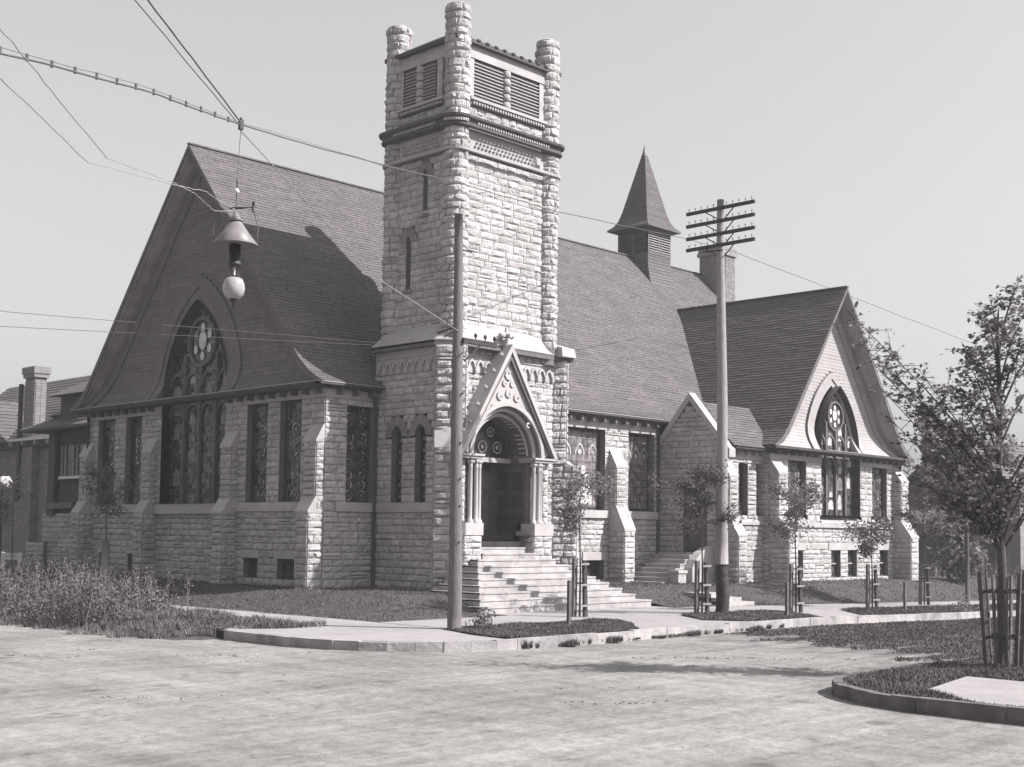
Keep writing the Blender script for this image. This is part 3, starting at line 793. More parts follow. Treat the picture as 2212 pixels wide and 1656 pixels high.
# ---------------- tower
tower = cpart(MB().box(-.1, 4.02, -.1, 2.81, 7.4, 16.55), 'tower', 'mortar')
tw = MB(); tt = MB(); tb = MB()
ZC = courses(8.2, 13.42, (.19, .27)); ZC2 = courses(14.45, 16.75, (.2, .27)); ZL = courses(.1, 6.87, (.21, .29))
slitM = arch_open(1.93, .11, 9.5, 11.0, .17); slitU = arch_open(1.2, .10, 11.75, 12.95, .17)
stone_wall('tower', mapUA, lambda z: (.2, 2.5), 8.2, 13.42, [slitM, slitU, arch_open(1.93, .42, 10.95, 11.0, .44), arch_open(1.2, .38, 12.9, 12.95, .42)], zs=ZC, back=tw)
stone_wall('tower', mapUB, lambda z: (.25, 3.65), 8.2, 13.42, [], zs=ZC, back=tw, depth=.036, length=(.32, .85))
stone_wall('tower', mapUA, lambda z: (.2, 2.5), 14.45, 14.92, [], zs=[14.45, 14.68, 14.92], back=tw, length=(.3, .7))
stone_wall('tower', mapUB, lambda z: (.25, 3.65), 14.45, 14.92, [], zs=[14.45, 14.68, 14.92], back=tw, length=(.3, .7))
# far faces
mapUC = planar((4.04, 0, 0), (0, 1, 0), (1, 0, 0)); mapUD = planar((0, 2.83, 0), (1, 0, 0), (0, 1, 0))
stone_wall('tower', mapUC, lambda z: (.2, 2.5), 8.2, 13.42, [], zs=ZC, back=tw, length=(.5, .9)); stone_wall('tower', mapUD, lambda z: (.2, 3.7), 8.2, 13.42, [], zs=ZC, back=tw, length=(.5, .9))
# turrets
TC = [(0, 0), (0, 2.71), (3.92, 0), (3.92, 2.71)]; TR = .36
for i, c in enumerate(TC):
    L = 2 * math.pi * TR
    for za, zb in ((7.9, 13.42), (13.5, 14.12), (14.45, 17.86)):
        zs = courses(za, zb, (.20, .28))
        off = 0
        for a, b in zip(zs[:-1], zs[1:]):
            off += rnd.uniform(.2, .5); k = rnd.choice((4, 5, 5, 6)); pr = rnd.uniform(-.01, .015)
            fm = cyl(c, TR + pr - .02); Lr = 2 * math.pi * (TR + pr - .02)
            for j in range(k): stone_grid(fm, off + Lr * j / k, off + Lr * (j + 1) / k, a, b, .05, 'turret', 5, 3)
    tw.lathe((c[0], c[1], 0), [(TR, 7.4), (TR, 17.8), (.28, 17.92), (0, 17.94)], 16)
put_tw = cpart(tw, 'masonry_core', 'mortar', tower)
# dressed caps of the turrets
for c in TC: cpart(MB().lathe((c[0], c[1], 17.84), [(.37, -.02), (.375, .03), (.30, .08), (.15, .11), (0, .10)], 11, sm=False), 'turret_cap', 'stone', tower)
# mouldings that wrap round turrets: path outline
def outline(d, r):
    """closed path around the four turrets and faces, offset d from the faces, radius r on turrets"""
    pts = []
    corners = [((0, 0), 180 - 12, 270 + 12), ((3.92, 0), 270 - 12, 360 + 12), ((3.92, 2.71), -12, 90 + 12), ((0, 2.71), 90 - 12, 180 + 12)]
    for c, a0, a1 in corners:
        if a1 < a0: a1 += 360
        for k in range(9):
            t = R(a0 + (a1 - a0) * k / 8); pts.append((c[0] + r * math.cos(t), c[1] + r * math.sin(t)))
    return pts
def ring_band(name, d0, prof, m):
    """prof: list of (extra offset, z)"""
    mb = MB(); rows = []
    for o, z in prof: rows.append([(x, y, z) for x, y in outline(0, .40 + o)])
    for A, B_ in zip(rows[:-1], rows[1:]): mb.strip(A + [A[0]], B_ + [B_[0]])
    return cpart(mb, name, m, tower)
ring_band('belt_course', 0, [(.0, 14.12), (.10, 14.16), (.10, 14.22), (.06, 14.24), (.06, 14.34), (.17, 14.38), (.19, 14.45), (.0, 14.52)], 'brown')
ring_band('string_course', 0, [(.0, 13.40), (.05, 13.42), (.06, 13.50), (.0, 13.52)], 'smooth')
# dentil row under belt, dentil row under louvres
dn = MB(); dn2 = MB(); dk = MB()
for k in range(30):
    x = .42 + k * .105; dn.box(x, x + .05, -.53, -.49, 14.25, 14.33) if 0 else dn.box(x, x + .055, -.49, -.40, 14.25, 14.335)
for k in range(20): y = .42 + k * .098; dn.box(-.49, -.40, y, y + .05, 14.25, 14.335)
for k in range(11):
    t = R(184 + k * 8.2); cx, cy = .51 * math.cos(t), .51 * math.sin(t); dn.box(cx - .03, cx + .03, cy - .03, cy + .03, 14.25, 14.335)
cpart(dn, 'dentil_row', 'smooth', tower, 'stuff')
for k in range(28): x = .42 + k * .112; dk.box(x, x + .06, -.28, -.2, 14.95, 15.03)
for k in range(18): y = .4 + k * .108; dk.box(-.28, -.2, y, y + .06, 14.95, 15.03)
cpart(dk, 'dentil_row', 'smooth', tower, 'stuff')
cpart(MB().box(.3, 3.62, -.24, -.1, 14.92, 15.06), 'louvre_sill', 'brown', tower)
cpart(MB().box(-.24, -.1, .3, 2.41, 14.92, 15.06), 'louvre_sill', 'brown', tower)
cpart(MB().box(.3, 3.62, -.30, -.1, 15.07, 15.16), 'louvre_sill', 'smooth', tower)
cpart(MB().box(-.30, -.1, .3, 2.41, 15.07, 15.16), 'louvre_sill', 'smooth', tower)
# carved frieze panels
fz = cpart(MB().box(.36, 3.56, -.2, -.1, 13.52, 14.13), 'frieze', 'smooth', tower)
c1 = MB()
for k in range(18):
    x = .52 + k * .155
    for j in range(3): 
        zz = 13.68 + j * .12; a = x + .07 * j
        c1.hexa([(a, -.2, zz), (a + .07, -.2, zz - .05), (a + .12, -.2, zz), (a + .05, -.2, zz + .06)] + [(a + .02, -.26, zz), (a + .07, -.26, zz - .02), (a + .1, -.26, zz), (a + .05, -.26, zz + .03)])
c1.lathe((0, 0, 0), [(.0, 0)], 3) if 0 else None
c1.hexa([(3.1, -.2, 13.6), (3.4, -.2, 13.6), (3.45, -.2, 13.95), (3.05, -.2, 13.95), (3.18, -.3, 13.68), (3.3, -.3, 13.68), (3.32, -.3, 13.86), (3.15, -.3, 13.86)])
cpart(c1, 'carving', 'carved', tower, 'stuff')
fz = cpart(MB().box(-.2, -.1, .36, 2.35, 13.52, 14.13), 'frieze', 'smooth', tower)
c1 = MB()
for k in range(11):
    y = .5 + k * .155
    for j in range(3):
        zz = 13.68 + j * .12; a = y + .05 * j
        c1.hexa([(-.2, a, zz), (-.2, a + .07, zz - .05), (-.2, a + .12, zz), (-.2, a + .05, zz + .06)] + [(-.26, a + .02, zz), (-.26, a + .07, zz - .02), (-.26, a + .1, zz), (-.26, a + .05, zz + .03)])
cpart(c1, 'carving', 'carved', tower, 'stuff')
# belfry: openings, colonnettes, lintels, louvres
def bel(mapf, spans, ucol, uend):
    for a, b in spans:
        cpart(MB().hexa([mapf(a, 15.16, -.26), mapf(b, 15.16, -.26), mapf(b, 15.16, -.3), mapf(a, 15.16, -.3), mapf(a, 16.38, -.26), mapf(b, 16.38, -.26), mapf(b, 16.38, -.3), mapf(a, 16.38, -.3)]), 'louvre_backing', 'iron', tower)
        n = 11
        for k in range(n):
            z = 15.19 + (16.36 - 15.19) * k / n
            cpart(MB().hexa([mapf(a, z, .03), mapf(b, z, .03), mapf(b, z + .085, -.2), mapf(a, z + .085, -.2), mapf(a, z + .034, .03), mapf(b, z + .034, .03), mapf(b, z + .119, -.2), mapf(a, z + .119, -.2)]), 'louvre_slat', 'trim_light', tower)
        rv = MB(); reveal(rv, mapf, [(a, 15.16), (a, 16.38), (b, 16.38), (b, 15.16)], .03, -.27); cpart(rv, 'louvre_jamb', 'mortar', tower)
    # colonnette of drums
    for k in range(5):
        c = mapf(ucol, 15.16, -.02); z = .243 * k
        cpart(MB().lathe(c, [(.11, z + .01), (.145, z + .03), (.15, z + .12), (.14, z + .21), (.11, z + .235)], 10), 'colonnette_drum', 'stone', tower)
    for u in uend:
        cpart(MB().hexa([mapf(u - .12, 15.16, -.2), mapf(u + .12, 15.16, -.2), mapf(u + .12, 15.16, .05), mapf(u - .12, 15.16, .05), mapf(u - .12, 16.38, -.2), mapf(u + .12, 16.38, -.2), mapf(u + .12, 16.38, .05), mapf(u - .12, 16.38, .05)]), 'belfry_pier', 'stone', tower)
bel(mapUB, [(.52, 1.78), (2.12, 3.38)], 1.95, (.4, 3.5)); bel(mapUA, [(.80, 1.40), (1.66, 2.28)], 1.53, (.6, 2.4))
tower_top = MB(); tower_top.box(.25, 3.67, -.2, 0, 16.38, 16.6); tower_top.box(-.2, 0, .25, 2.46, 16.38, 16.6)
cpart(tower_top, 'lintel', 'smooth', tower)
cpart(MB().box(.25, 3.67, -.17, 0, 16.6, 16.78).box(-.17, 0, .25, 2.46, 16.6, 16.78), 'parapet_band', 'carved', tower)
tr_ = MB(); e = .32
rp = [(-e, -e, 16.78), (3.92 + e, -e, 16.78), (3.92 + e, 2.71 + e, 16.78), (-e, 2.71 + e, 16.78)]; rq = [(x, y, 16.90) for x, y, z in rp]
tr_.hexa(rp + rq); tt_ = [(.5, 1.05, 17.42), (3.42, 1.05, 17.42), (3.42, 1.66, 17.42), (.5, 1.66, 17.42)]; tr_.hexa(rq + tt_)
cpart(tr_, 'tower_roof', 'trim_dark', tower)
for k in range(9): cpart(MB().box(.5 + k * .37, .62 + k * .37, -.36, -.24, 16.88, 16.93), 'roof_batten', 'trim_dark', tower)
# slit windows
for (y, hw, z0, zs, h, ow) in ((1.93, .11, 9.5, 11.0, .17, .42), (1.2, .10, 11.75, 12.95, .17, .38)):
    P = [(y - hw, z0)] + arch_pts(hw, zs, h, 5, y) + [(y + hw, z0)]
    g = MB(); g.face([mapUA(u, z, .001) for u, z in P]); w = cpart(g, 'slit_window', 'iron', tower)
    A = arch_pts(hw, zs - .05, h + .05, 7, y); B_ = arch_pts(ow, zs - .05, ow + .06, 7, y)
    for k in range(len(A) - 1):
        if k < 14: mb = MB(); q = [A[k], A[k + 1], B_[k + 1], B_[k]]; mb.hexa([mapUA(u, z, -.01) for u, z in q] + [mapUA(u, z, .05) for u, z in q]); cpart(mb, 'voussoir', 'voussoir', tower)
    cpart(MB().hexa([mapUA(y - .2, z0 - .12, -.01), mapUA(y + .2, z0 - .12, -.01), mapUA(y + .2, z0 - .12, .08), mapUA(y - .2, z0 - .12, .08), mapUA(y - .2, z0, -.01), mapUA(y + .2, z0, -.01), mapUA(y + .2, z0, .05), mapUA(y - .2, z0, .05)]), 'sill', 'voussoir', tower)

# lower stage ------------------------------------------------------
core = MB(); 
l1, l2 = (1.95, .24, 3.0, 5.0, .32), (.87, .24, 3.0, 5.0, .32)
opLA = [arch_open(l1[0], l1[1] , l1[2], l1[3], l1[4]), arch_open(l2[0], l2[1], l2[2], l2[3], l2[4]), rect(-9, 9, 2.72, 3.0), arch_open(l1[0], .52, 4.95, 5.0, .62), arch_open(l2[0], .52, 4.95, 5.0, .62)]
ZLA = seq(.1, 2.72, 3.0, 6.87)
stone_wall('tower', mapLA, lambda z: (.08, YN + .1), .1, 6.87, opLA, zs=ZLA, back=core)
px0, px1 = -.2, 3.62       # portal block in x
gab = lambda z: (lambda h: (1.68 - h, 1.68 + h))(max(0, (7.66 - z) * 1.9 / 3.2))
def portal_open(a, b):
    z = (a + b) / 2
    if z < 4.5: return (px0, px1)
    g = gab(z); return g if g[1] > g[0] else None
stone_wall('tower', mapLB, lambda z: (.05, 4.25), .1, 6.87, [portal_open], zs=ZLA, back=core)
cpart(core, 'masonry_core', 'mortar', tower)
cpart(MB().box(-.52, -.3, .1, YN - .0, 2.72, 3.0), 'sill_course', 'smooth', tower)
# lancets of the shaded face
for (y, hw, z0, zs, h) in (l1, l2):
    P = [(y - hw, z0)] + arch_pts(hw, zs, h, 6, y) + [(y + hw, z0)]
    g = MB(); g.face([mapLA(u, z, -.2) for u, z in P]); w = cpart(g, 'window', 'glass', tower)
    rv = MB(); reveal(rv, mapLA, P, .02, -.2); rv.build('jamb', 'mortar', tower)
    d = MB(); z = z0 + .15
    while z < zs + .1:
        for q in ([(-.13, 0), (.13, 0), (.13, .09), (-.13, .09)], [(-.05, .12), (.05, .12), (.05, .24), (-.05, .24)]): d.face([mapLA(y + a, z + b, -.19) for a, b in q])
        z += .34
    cpart(d, 'stained_glass', 'glass_mid', tower)
    A = arch_pts(hw, zs, h, 6, y); B_ = arch_pts(.52, zs - .05, .68, 6, y)
    for k in range(len(A) - 1):
        mb = MB(); q = [A[k], A[k + 1], B_[k + 1], B_[k]]; mb.hexa([mapLA(u, z, -.01) for u, z in q] + [mapLA(u, z, .05) for u, z in q]); cpart(mb, 'voussoir', 'voussoir', tower)
# corner pier facing the crossing (normal -x-y)
dA = Vector((-.60, .08, 0)); dB = Vector((.02, -.54, 0)); du = (dB - dA).normalized(); dn_ = Vector((-1, -1, 0)).normalized()
mapD = planar(dA, du, dn_); LW = (dB - dA).length; core2 = MB()
stone_wall('tower', mapD, lambda z: (0, LW), .1, 7.6, [rect(.0, .52, 4.58, 5.08)], zs=courses(.1, 7.6, (.2, .27)), back=core2, length=(.3, .8), depth=.07)
for o, nn in ((dA, Vector((-1, 1, 0))), (dB, Vector((1, -1, 0)))):
    mm_ = planar(o, Vector((1, 1, 0)), nn); stone_wall('tower', mm_, lambda z: (0, .5), .1, 7.6, zs=courses(.1, 7.6), back=core2, length=(.3, .5))
core2.hexa([tuple(dA) , tuple(dB), (.6, .3, 0), (.1, .6, 0)] + [(dA.x, dA.y, 7.6), (dB.x, dB.y, 7.6), (.6, .3, 7.6), (.1, .6, 7.6)])
cpart(core2, 'masonry_core', 'mortar', tower)
q = [(0, 4.58), (.50, 4.58), (.50, 5.08), (0, 5.08)]
cpart(MB().hexa([mapD(u, z, 0) for u, z in q] + [mapD(u, z, .07) for u, z in q]), 'cornerstone', 'white', tower, label='smooth white cornerstone block')
# right corner diagonal buttress
oR = Vector((4.2, -.1, 0)); ur = Vector((1, -1, 0)).normalized(); mR = planar(oR, ur, Vector((-1, -1, 0)))
core3 = MB()
stone_wall('tower', mR, lambda z: (0, .80) if z < 4.25 else (0, .46), .1, 7.6, zs=courses(.1, 4.25) + courses(4.3, 7.6), back=core3, length=(.22, .5), depth=.055)
for w_, z0, z1 in ((.80, .1, 4.25), (.46, 4.25, 7.6)):
    e_ = planar(oR + ur * w_, Vector((1, 1, 0)), ur); stone_wall('tower', e_, lambda z: (0, .7), z0, z1, back=core3, length=(.3, .6))
    a = oR; b_ = oR + ur * w_; k_ = Vector((.5, .5, 0)); core3.hexa([(a.x, a.y, z0), (b_.x, b_.y, z0), (b_.x + .5, b_.y + .5, z0), (a.x + .5, a.y + .5, z0), (a.x, a.y, z1), (b_.x, b_.y, z1), (b_.x + .5, b_.y + .5, z1), (a.x + .5, a.y + .5, z1)])
sR = planar((4.6, 0, 0), (0, 1, 0), (1, 0, 0)); stone_wall('tower', sR, lambda z: (.3, YN), .1, 7.6, back=core3, length=(.5, .9))
cpart(core3, 'masonry_core', 'mortar', tower)
mb = MB(); b_ = oR + ur * .84; a_ = oR + ur * .4
mb.hexa([(a_.x - .05, a_.y - .05, 4.22), (b_.x - .05, b_.y - .05, 4.22), (b_.x + .5, b_.y + .5, 4.22), (a_.x + .5, a_.y + .5, 4.22), (a_.x, a_.y, 4.5), (b_.x - .3, b_.y + .2, 4.34), (b_.x + .3, b_.y + .5, 4.34), (a_.x + .5, a_.y + .5, 4.5)])
cpart(mb, 'buttress_cap', 'smooth', tower)
# corbel table
cb = MB().box(-.47, -.3, .1, YN, 6.87, 7.62).box(0.0, 4.25, -.15, 0, 6.87, 7.62); cpart(cb, 'corbel_table', 'smooth', tower)
cv = MB(); hs = MB()
for k in range(12):
    x = .25 + k * .335
    if abs(x - 1.68) < (7.66 - 7.1) * .62: continue
    band(cv, mapLB, arch_pts(.10, 7.05, .16, 4, x), arch_pts(.155, 7.05, .23, 4, x), .05, .12)
    cv.hexa([mapLB(x + .12, 6.9, .05), mapLB(x + .21, 6.9, .05), mapLB(x + .21, 6.9, .14), mapLB(x + .12, 6.9, .14), mapLB(x + .12, 7.05, .05), mapLB(x + .21, 7.05, .05), mapLB(x + .21, 7.05, .14), mapLB(x + .12, 7.05, .14)])
    hs.hexa([mapLB(x + .0, 7.45, .05), mapLB(x + .07, 7.45, .05), mapLB(x + .07, 7.45, .13), mapLB(x, 7.45, .13), mapLB(x, 7.54, .05), mapLB(x + .07, 7.54, .05), mapLB(x + .07, 7.54, .13), mapLB(x, 7.54, .13)])
for k in range(8):
    x = .3 + k * .335
    band(cv, mapLA, arch_pts(.10, 7.05, .16, 4, x), arch_pts(.155, 7.05, .23, 4, x), .05, .12)
    cv.hexa([mapLA(x + .12, 6.9, .05), mapLA(x + .21, 6.9, .05), mapLA(x + .21, 6.9, .14), mapLA(x + .12, 6.9, .14), mapLA(x + .12, 7.05, .05), mapLA(x + .21, 7.05, .05), mapLA(x + .21, 7.05, .14), mapLA(x + .12, 7.05, .14)])
cv.box(-.0, 4.25, -.19, -.14, 7.36, 7.40); cv.box(-.51, -.46, .1, YN, 7.36, 7.40)
cpart(cv, 'blind_arcade', 'carved', tower, 'stuff'); cpart(hs, 'dentil_row', 'carved', tower, 'stuff')
# weathered set-off between stages
so_ = MB(); 
lo = [(-.62, .08), (.02, -.62 + .02), (4.5, -.40), (4.75, -.3), (4.75, YN), (-.62, YN)]
lo = [(-.64, .12), (-.02, -.50), (4.42, -.34), (4.78, -.5), (4.9, YN), (-.64, YN + .05)]
hi = [(-.2, .15), (.02, -.16), (3.75, -.14), (3.95, -.1), (4.02, 2.8), (-.14, 2.8)]
n = len(lo)
for (za, zb, sc0, sc1, mt) in ((7.58, 7.74, 0, 0, 'brown'),):
    so_.face([(x + .03 * (1 if x < 2 else -1), y + .05, za) for x, y in lo]); 
    for k in range(n):
        a, b2 = lo[k], lo[(k + 1) % n]; so_.face(((a[0], a[1], za), (b2[0], b2[1], za), (b2[0], b2[1], zb), (a[0], a[1], zb)))
cpart(so_, 'cornice', 'trim', tower)
so_ = MB()
for k in range(n):
    a, b2 = lo[k], lo[(k + 1) % n]; c2, d2 = hi[k], hi[(k + 1) % n]
    so_.face(((a[0], a[1], 7.68), (b2[0], b2[1], 7.68), (b2[0], b2[1], 7.76), (a[0], a[1], 7.76)))
    so_.face(((a[0], a[1], 7.76), (b2[0], b2[1], 7.76), (d2[0], d2[1], 8.28), (c2[0], c2[1], 8.28)))
cpart(so_, 'weathering', 'smooth', tower)
cpart(MB().hexa([(4.12, -.6, 7.70), (4.76, -.6, 7.70), (4.76, .2, 7.70), (4.12, .2, 7.70), (4.12, -.56, 7.98), (4.72, -.56, 7.98), (4.72, .2, 8.2), (4.05, .2, 8.2)]), 'cap_block', 'smooth', tower)

# ---------------- portal
portal = cpart(MB().box(.3, 3.1, 1.6, 1.65, 1.9, 6.2), 'portal', 'trim_dark', tower)
YP = -.65; XC = 1.66; HW = 1.13
P = MB(); mp = planar((0, YP, 0), (1, 0, 0), (0, -1, 0))
def pp(mb, name, m, kind=None, label=None): return cpart(mb, name, m, tower, kind, label)
# gable wall of the portal: triangle with pointed opening
arcO = arch_pts(HW + .42, 4.42, 1.58, 14, XC); apex = (XC, 7.5)
g = MB()
left = [(XC - 1.85 + 1.85 * k / 14, 4.55 + 2.95 * k / 14) for k in range(15)]; right = [(2 * XC - u, z) for u, z in left[::-1]]
outl = left + right[1:]
band(g, mp, arcO, outl, -.5, 0); pp(g, 'portal_gable', 'smooth')
for k, (w0, w1, h0, h1, pr) in enumerate(((0, .11, 1.2, 1.31, -.32), (.11, .15, 1.31, 1.35, -.22), (.15, .27, 1.35, 1.46, -.14), (.27, .31, 1.46, 1.5, -.05), (.31, .44, 1.5, 1.62, .05))):
    mb = MB(); band(mb, mp, arch_pts(HW + w0, 4.42, h0, 14, XC), arch_pts(HW + w1, 4.42, h1, 14, XC), pr - .3, pr); pp(mb, 'arch_moulding', 'smooth' if k % 2 == 0 else 'trim')
# raking copings
for sg in (-1, 1):
    a = (XC + sg * 2.05, 4.42); b_ = (XC, 7.78); mb = MB(); t = .17
    q = [a, (a[0] - sg * .13, a[1]), (b_[0], b_[1] - .24), b_]
    mb.hexa([mp(u, z, -.5) for u, z in q] + [mp(u, z, .17) for u, z in q]); pp(mb, 'raking_coping', 'smooth')
    mb = MB(); q = [(a[0] - sg * .13, a[1] + .04), (a[0] - sg * .22, a[1] + .04), (b_[0], b_[1] - .46), (b_[0], b_[1] - .24)]
    mb.hexa([mp(u, z, -.1) for u, z in q] + [mp(u, z, .12) for u, z in q]); pp(mb, 'gable_moulding', 'trim')
    for k in range(6 if sg < 0 else 0):
        f_ = .1 + k * .155; u = a[0] + (b_[0] - a[0]) * f_ + sg * .07; z = a[1] + (b_[1] - a[1]) * f_ + .08
        mb = MB(); c = mp(u, z, .02); mb.lathe((c[0], c[1], c[2] - .08), [(.02, .02), (.06, .05), (.075, .09), (.03, .12), (.045, .15), (0, .17)], 7, sm=False); pp(mb, 'crocket', 'carved')
# finial
mb = MB(); c = mp(XC, 7.6, -.1); mb.lathe(c, [(.08, 0), (.06, .25), (.1, .3), (.05, .34), (.05, .7), (0, .74)], 8); mb.box(c[0] - .2, c[0] + .2, c[1] - .06, c[1] + .06, c[2] + .4, c[2] + .52); mb.box(c[0] - .06, c[0] + .06, c[1] - .2, c[1] + .2, c[2] + .4, c[2] + .5)
mb.lathe((c[0] - .22, c[1], c[2] + .36), [(0, 0), (.09, .05), (.1, .12), (0, .2)], 7); mb.lathe((c[0] + .22, c[1], c[2] + .36), [(0, 0), (.09, .05), (.1, .12), (0, .2)], 7)
pp(mb, 'finial', 'carved')
# tracery carving in the tympanum gable
cvg = MB()
for (u, z, r) in ((0, 6.85, .16), (-.16, 6.6, .1), (.16, 6.6, .1), (-.36, 6.2, .13), (0, 6.3, .13), (.36, 6.2, .13), (.62, 5.85, .1), (-.62, 5.85, .1), (.85, 5.4, .09)):
    a0 = rnd.uniform(0, 2); A = [(XC + u + r * math.cos(a0 + t * .8), z + r * math.sin(a0 + t * .8)) for t in range(7)]; B_ = [(XC + u + r * .5 * math.cos(a0 + t * .8), z + r * .5 * math.sin(a0 + t * .8)) for t in range(7)]
    band(cvg, mp, B_, A, -.0, .045)
pp(cvg, 'gable_carving', 'carved', 'stuff')
# imposts, capitals, clustered shafts, pedestals, piers
for sg, cx in ((-1, XC - HW - .38), (1, XC + HW + .38)):
    pp(MB().box(cx - .47, cx + .42, YP - .18, YP + .55, 4.36, 4.42), 'impost', 'smooth'); pp(MB().box(cx - .43, cx + .38, YP - .13, YP + .55, 4.28, 4.36), 'impost', 'trim_light')
    in0 = cx - .24 if sg > 0 else cx + .24
    for j, (du_, dy) in enumerate(((0, .0), (.17, -.05), (.33, .02))):
        ux = in0 + sg * (du_ - .12); cy = YP - .0 + dy
        col = MB().lathe((ux, cy, 2.42), [(.105, 0), (.105, .05), (.075, .1), (.062, .14), (.06, 1.6), (.075, 1.63), (.06, 1.66), (.105, 1.84)], 10); pp(col, 'shaft', 'smooth')
        kc = MB()
        for t in range(6): 
            a = t * math.pi / 3; kc.lathe((ux + .075 * math.cos(a), cy + .075 * math.sin(a), 4.13), [(0, 0), (.04, .03), (.045, .09), (0, .13)], 6)
        pp(kc, 'capital', 'carved')
    x0, x1 = (XC - HW - .75, XC - HW + .02) if sg < 0 else (XC + HW - .02, XC + HW + .75)
    pp(MB().box(x0 - .03, x1 + .03, YP - .14, .0, 2.06, 2.42), 'pedestal', 'smooth')
    core4 = MB(); fm = planar((0, YP - .08, 0), (1, 0, 0), (0, -1, 0)); stone_wall('tower', fm, lambda z: (x0, x1), .2, 2.06, back=core4, length=(.2, .45), depth=.05)
    fm = planar((x1 if sg < 0 else x0, 0, 0), (0, 1, 0), (1 if sg < 0 else -1, 0, 0)); stone_wall('tower', fm, lambda z: (YP - .08, -.1), .2, 2.06, back=core4)
    fm = planar((x0 if sg < 0 else x1, 0, 0), (0, 1, 0), (-1 if sg < 0 else 1, 0, 0)); stone_wall('tower', fm, lambda z: (YP - .08, -.1), .2, 2.06, back=core4)
    xo = (x0, cx - .14) if sg < 0 else (cx + .14, x1)
    fm = planar((0, YP + .1, 0), (1, 0, 0), (0, -1, 0)); stone_wall('tower', fm, lambda z: xo, 2.42, 4.28, back=core4, length=(.2, .4), depth=.04)
    core4.face(((x0, YP + .2, 2.4), (x1, YP + .2, 2.4), (x1, YP + .2, 4.3), (x0, YP + .2, 4.3)))
    xi = x1 if sg < 0 else x0
    core4.face(((xi, YP + .2, 1.5), (xi, .9, 1.5), (xi, .9, 4.5), (xi, YP + .2, 4.5)))
    pp(core4, 'masonry_core', 'mortar')
# vestibule interior
v = MB(); x0, x1, yb = XC - HW, XC + HW, .95
v.face(((x0, yb, 2.05), (x1, yb, 2.05), (x1, yb, 6.0), (x0, yb, 6.0)))
pts = arch_pts(HW, 4.42, 1.2, 12, XC); v.strip([(u, YP + .3, z) for u, z in pts], [(u, yb, z) for u, z in pts])
v.face(((x0, YP, 2.052), (x1, YP, 2.052), (x1, yb, 2.052), (x0, yb, 2.052)))
pp(v, 'vestibule', 'door')
fl = MB(); stone_wall('vest', planar((x0, 0, 0), (0, 1, 0), (1, 0, 0)), lambda z: (YP + .1, yb), 2.06, 4.3, back=fl, length=(.3, .6), depth=.02)
inner = pp(MB().box(x1 - .03, x1 + .05, YP + .32, yb, 1.5, 4.3), 'side_door', 'door')
for k in range(2):
    for z0, z1 in ((2.2, 2.75), (2.9, 3.3), (3.45, 4.0)): pp(MB().box(x1 - .05, x1 - .03, -.2 + k * .55, .22 + k * .55, z0, z1), 'door_panel', 'trim_dark')
pp(fl, 'masonry_core', 'mortar')
pp(MB().box(x0, x1, .3, .45, 4.28, 4.42), 'transom', 'trim_light')
lun = MB(); yl = .42
for (u, z, r) in ((-.62, 4.75, .2), (0.0, 4.75, .2), (.62, 4.75, .2), (-.34, 5.22, .16), (.34, 5.22, .16)):
    N = 14; ring = lambda q: [(XC + u + q * math.cos(2 * math.pi * k / N), yl, z + q * math.sin(2 * math.pi * k / N)) for k in range(N + 1)]
    lun.strip(ring(r), ring(r * .7)); lun.face([(XC + u + r * .35 * math.cos(k), yl, z + r * .35 * math.sin(k)) for k in range(6)])
pp(lun, 'lunette_tracery', 'glass_light'); gl = MB(); gl.face([(u, .46, z) for u, z in arch_pts(HW, 4.42, 1.2, 10, XC)]); pp(gl, 'lunette_pane', 'glass')
# double door with panels
for k, xx in enumerate((XC - .78, XC + .01, XC + .80)):
    if k == 2:
        pp(MB().box(xx, x1, .88, .93, 2.06, 4.28), 'door_side_panel', 'door'); continue
    d = pp(MB().box(xx, xx + .77, .86, .93, 2.06, 4.1), 'door', 'door')
    for z0, z1 in ((2.2, 2.75), (3.45, 3.95)): pp(MB().box(xx + .1, xx + .67, .84, .86, z0, z1), 'door_panel', 'trim')
    for j in range(3): pp(MB().box(xx + .1 + j * .2, xx + .25 + j * .2, .84, .86, 2.85, 3.35), 'door_panel', 'trim')

# ---------------- cupola (ventilator)
cx0, cx1, cy0, cy1 = 20.62, 22.32, 9.25, 11.05
cup = cpart(MB().box(cx0 + .08, cx1 - .08, cy0 + .08, cy1 - .08, 13.2, 16.3), 'cupola', 'roof2')
cm = MB()
def prof_c(h): return [(h + .0, 0), (h, 0)]
z = 13.4
def flare_c(z): t = max(0, (15.0 - z) / 1.5); return .30 * t * t
while z < 15.2:
    z2 = z + .15; e0, e1 = flare_c(z) + .02, flare_c(z2) + .002
    for a, b2, c2, d2 in (((cx0 - e0 * .1, cy0 - e0), (cx1 + e0 * .6, cy0 - e0), (cx1 + e1 * .6, cy0 - e1), (cx0 - e1 * .1, cy0 - e1)),
                          ((cx0 - e0 * .1, cy1 + e0), (cx0 - e0 * .1, cy0 - e0), (cx0 - e1 * .1, cy0 - e1), (cx0 - e1 * .1, cy1 + e1)),
                          ((cx1 + e0 * .6, cy0 - e0), (cx1 + e0 * .6, cy1 + e0), (cx1 + e1 * .6, cy1 + e1), (cx1 + e1 * .6, cy0 - e1))):
        cm.face(((*a, z), (*b2, z), (*c2, z2), (*d2, z2)))
    z = z2
cpart(cm, 'cupola_skirt', 'roof2', cup)
for a, b2 in ((cx0 + .0, cx0 + .1), ((cx0 + cx1) / 2 - .06, (cx0 + cx1) / 2 + .06), (cx1 - .1, cx1)):
    cpart(MB().box(a, b2, cy0 - .02, cy0 + .1, 15.2, 16.3), 'louvre_post', 'trim', cup)
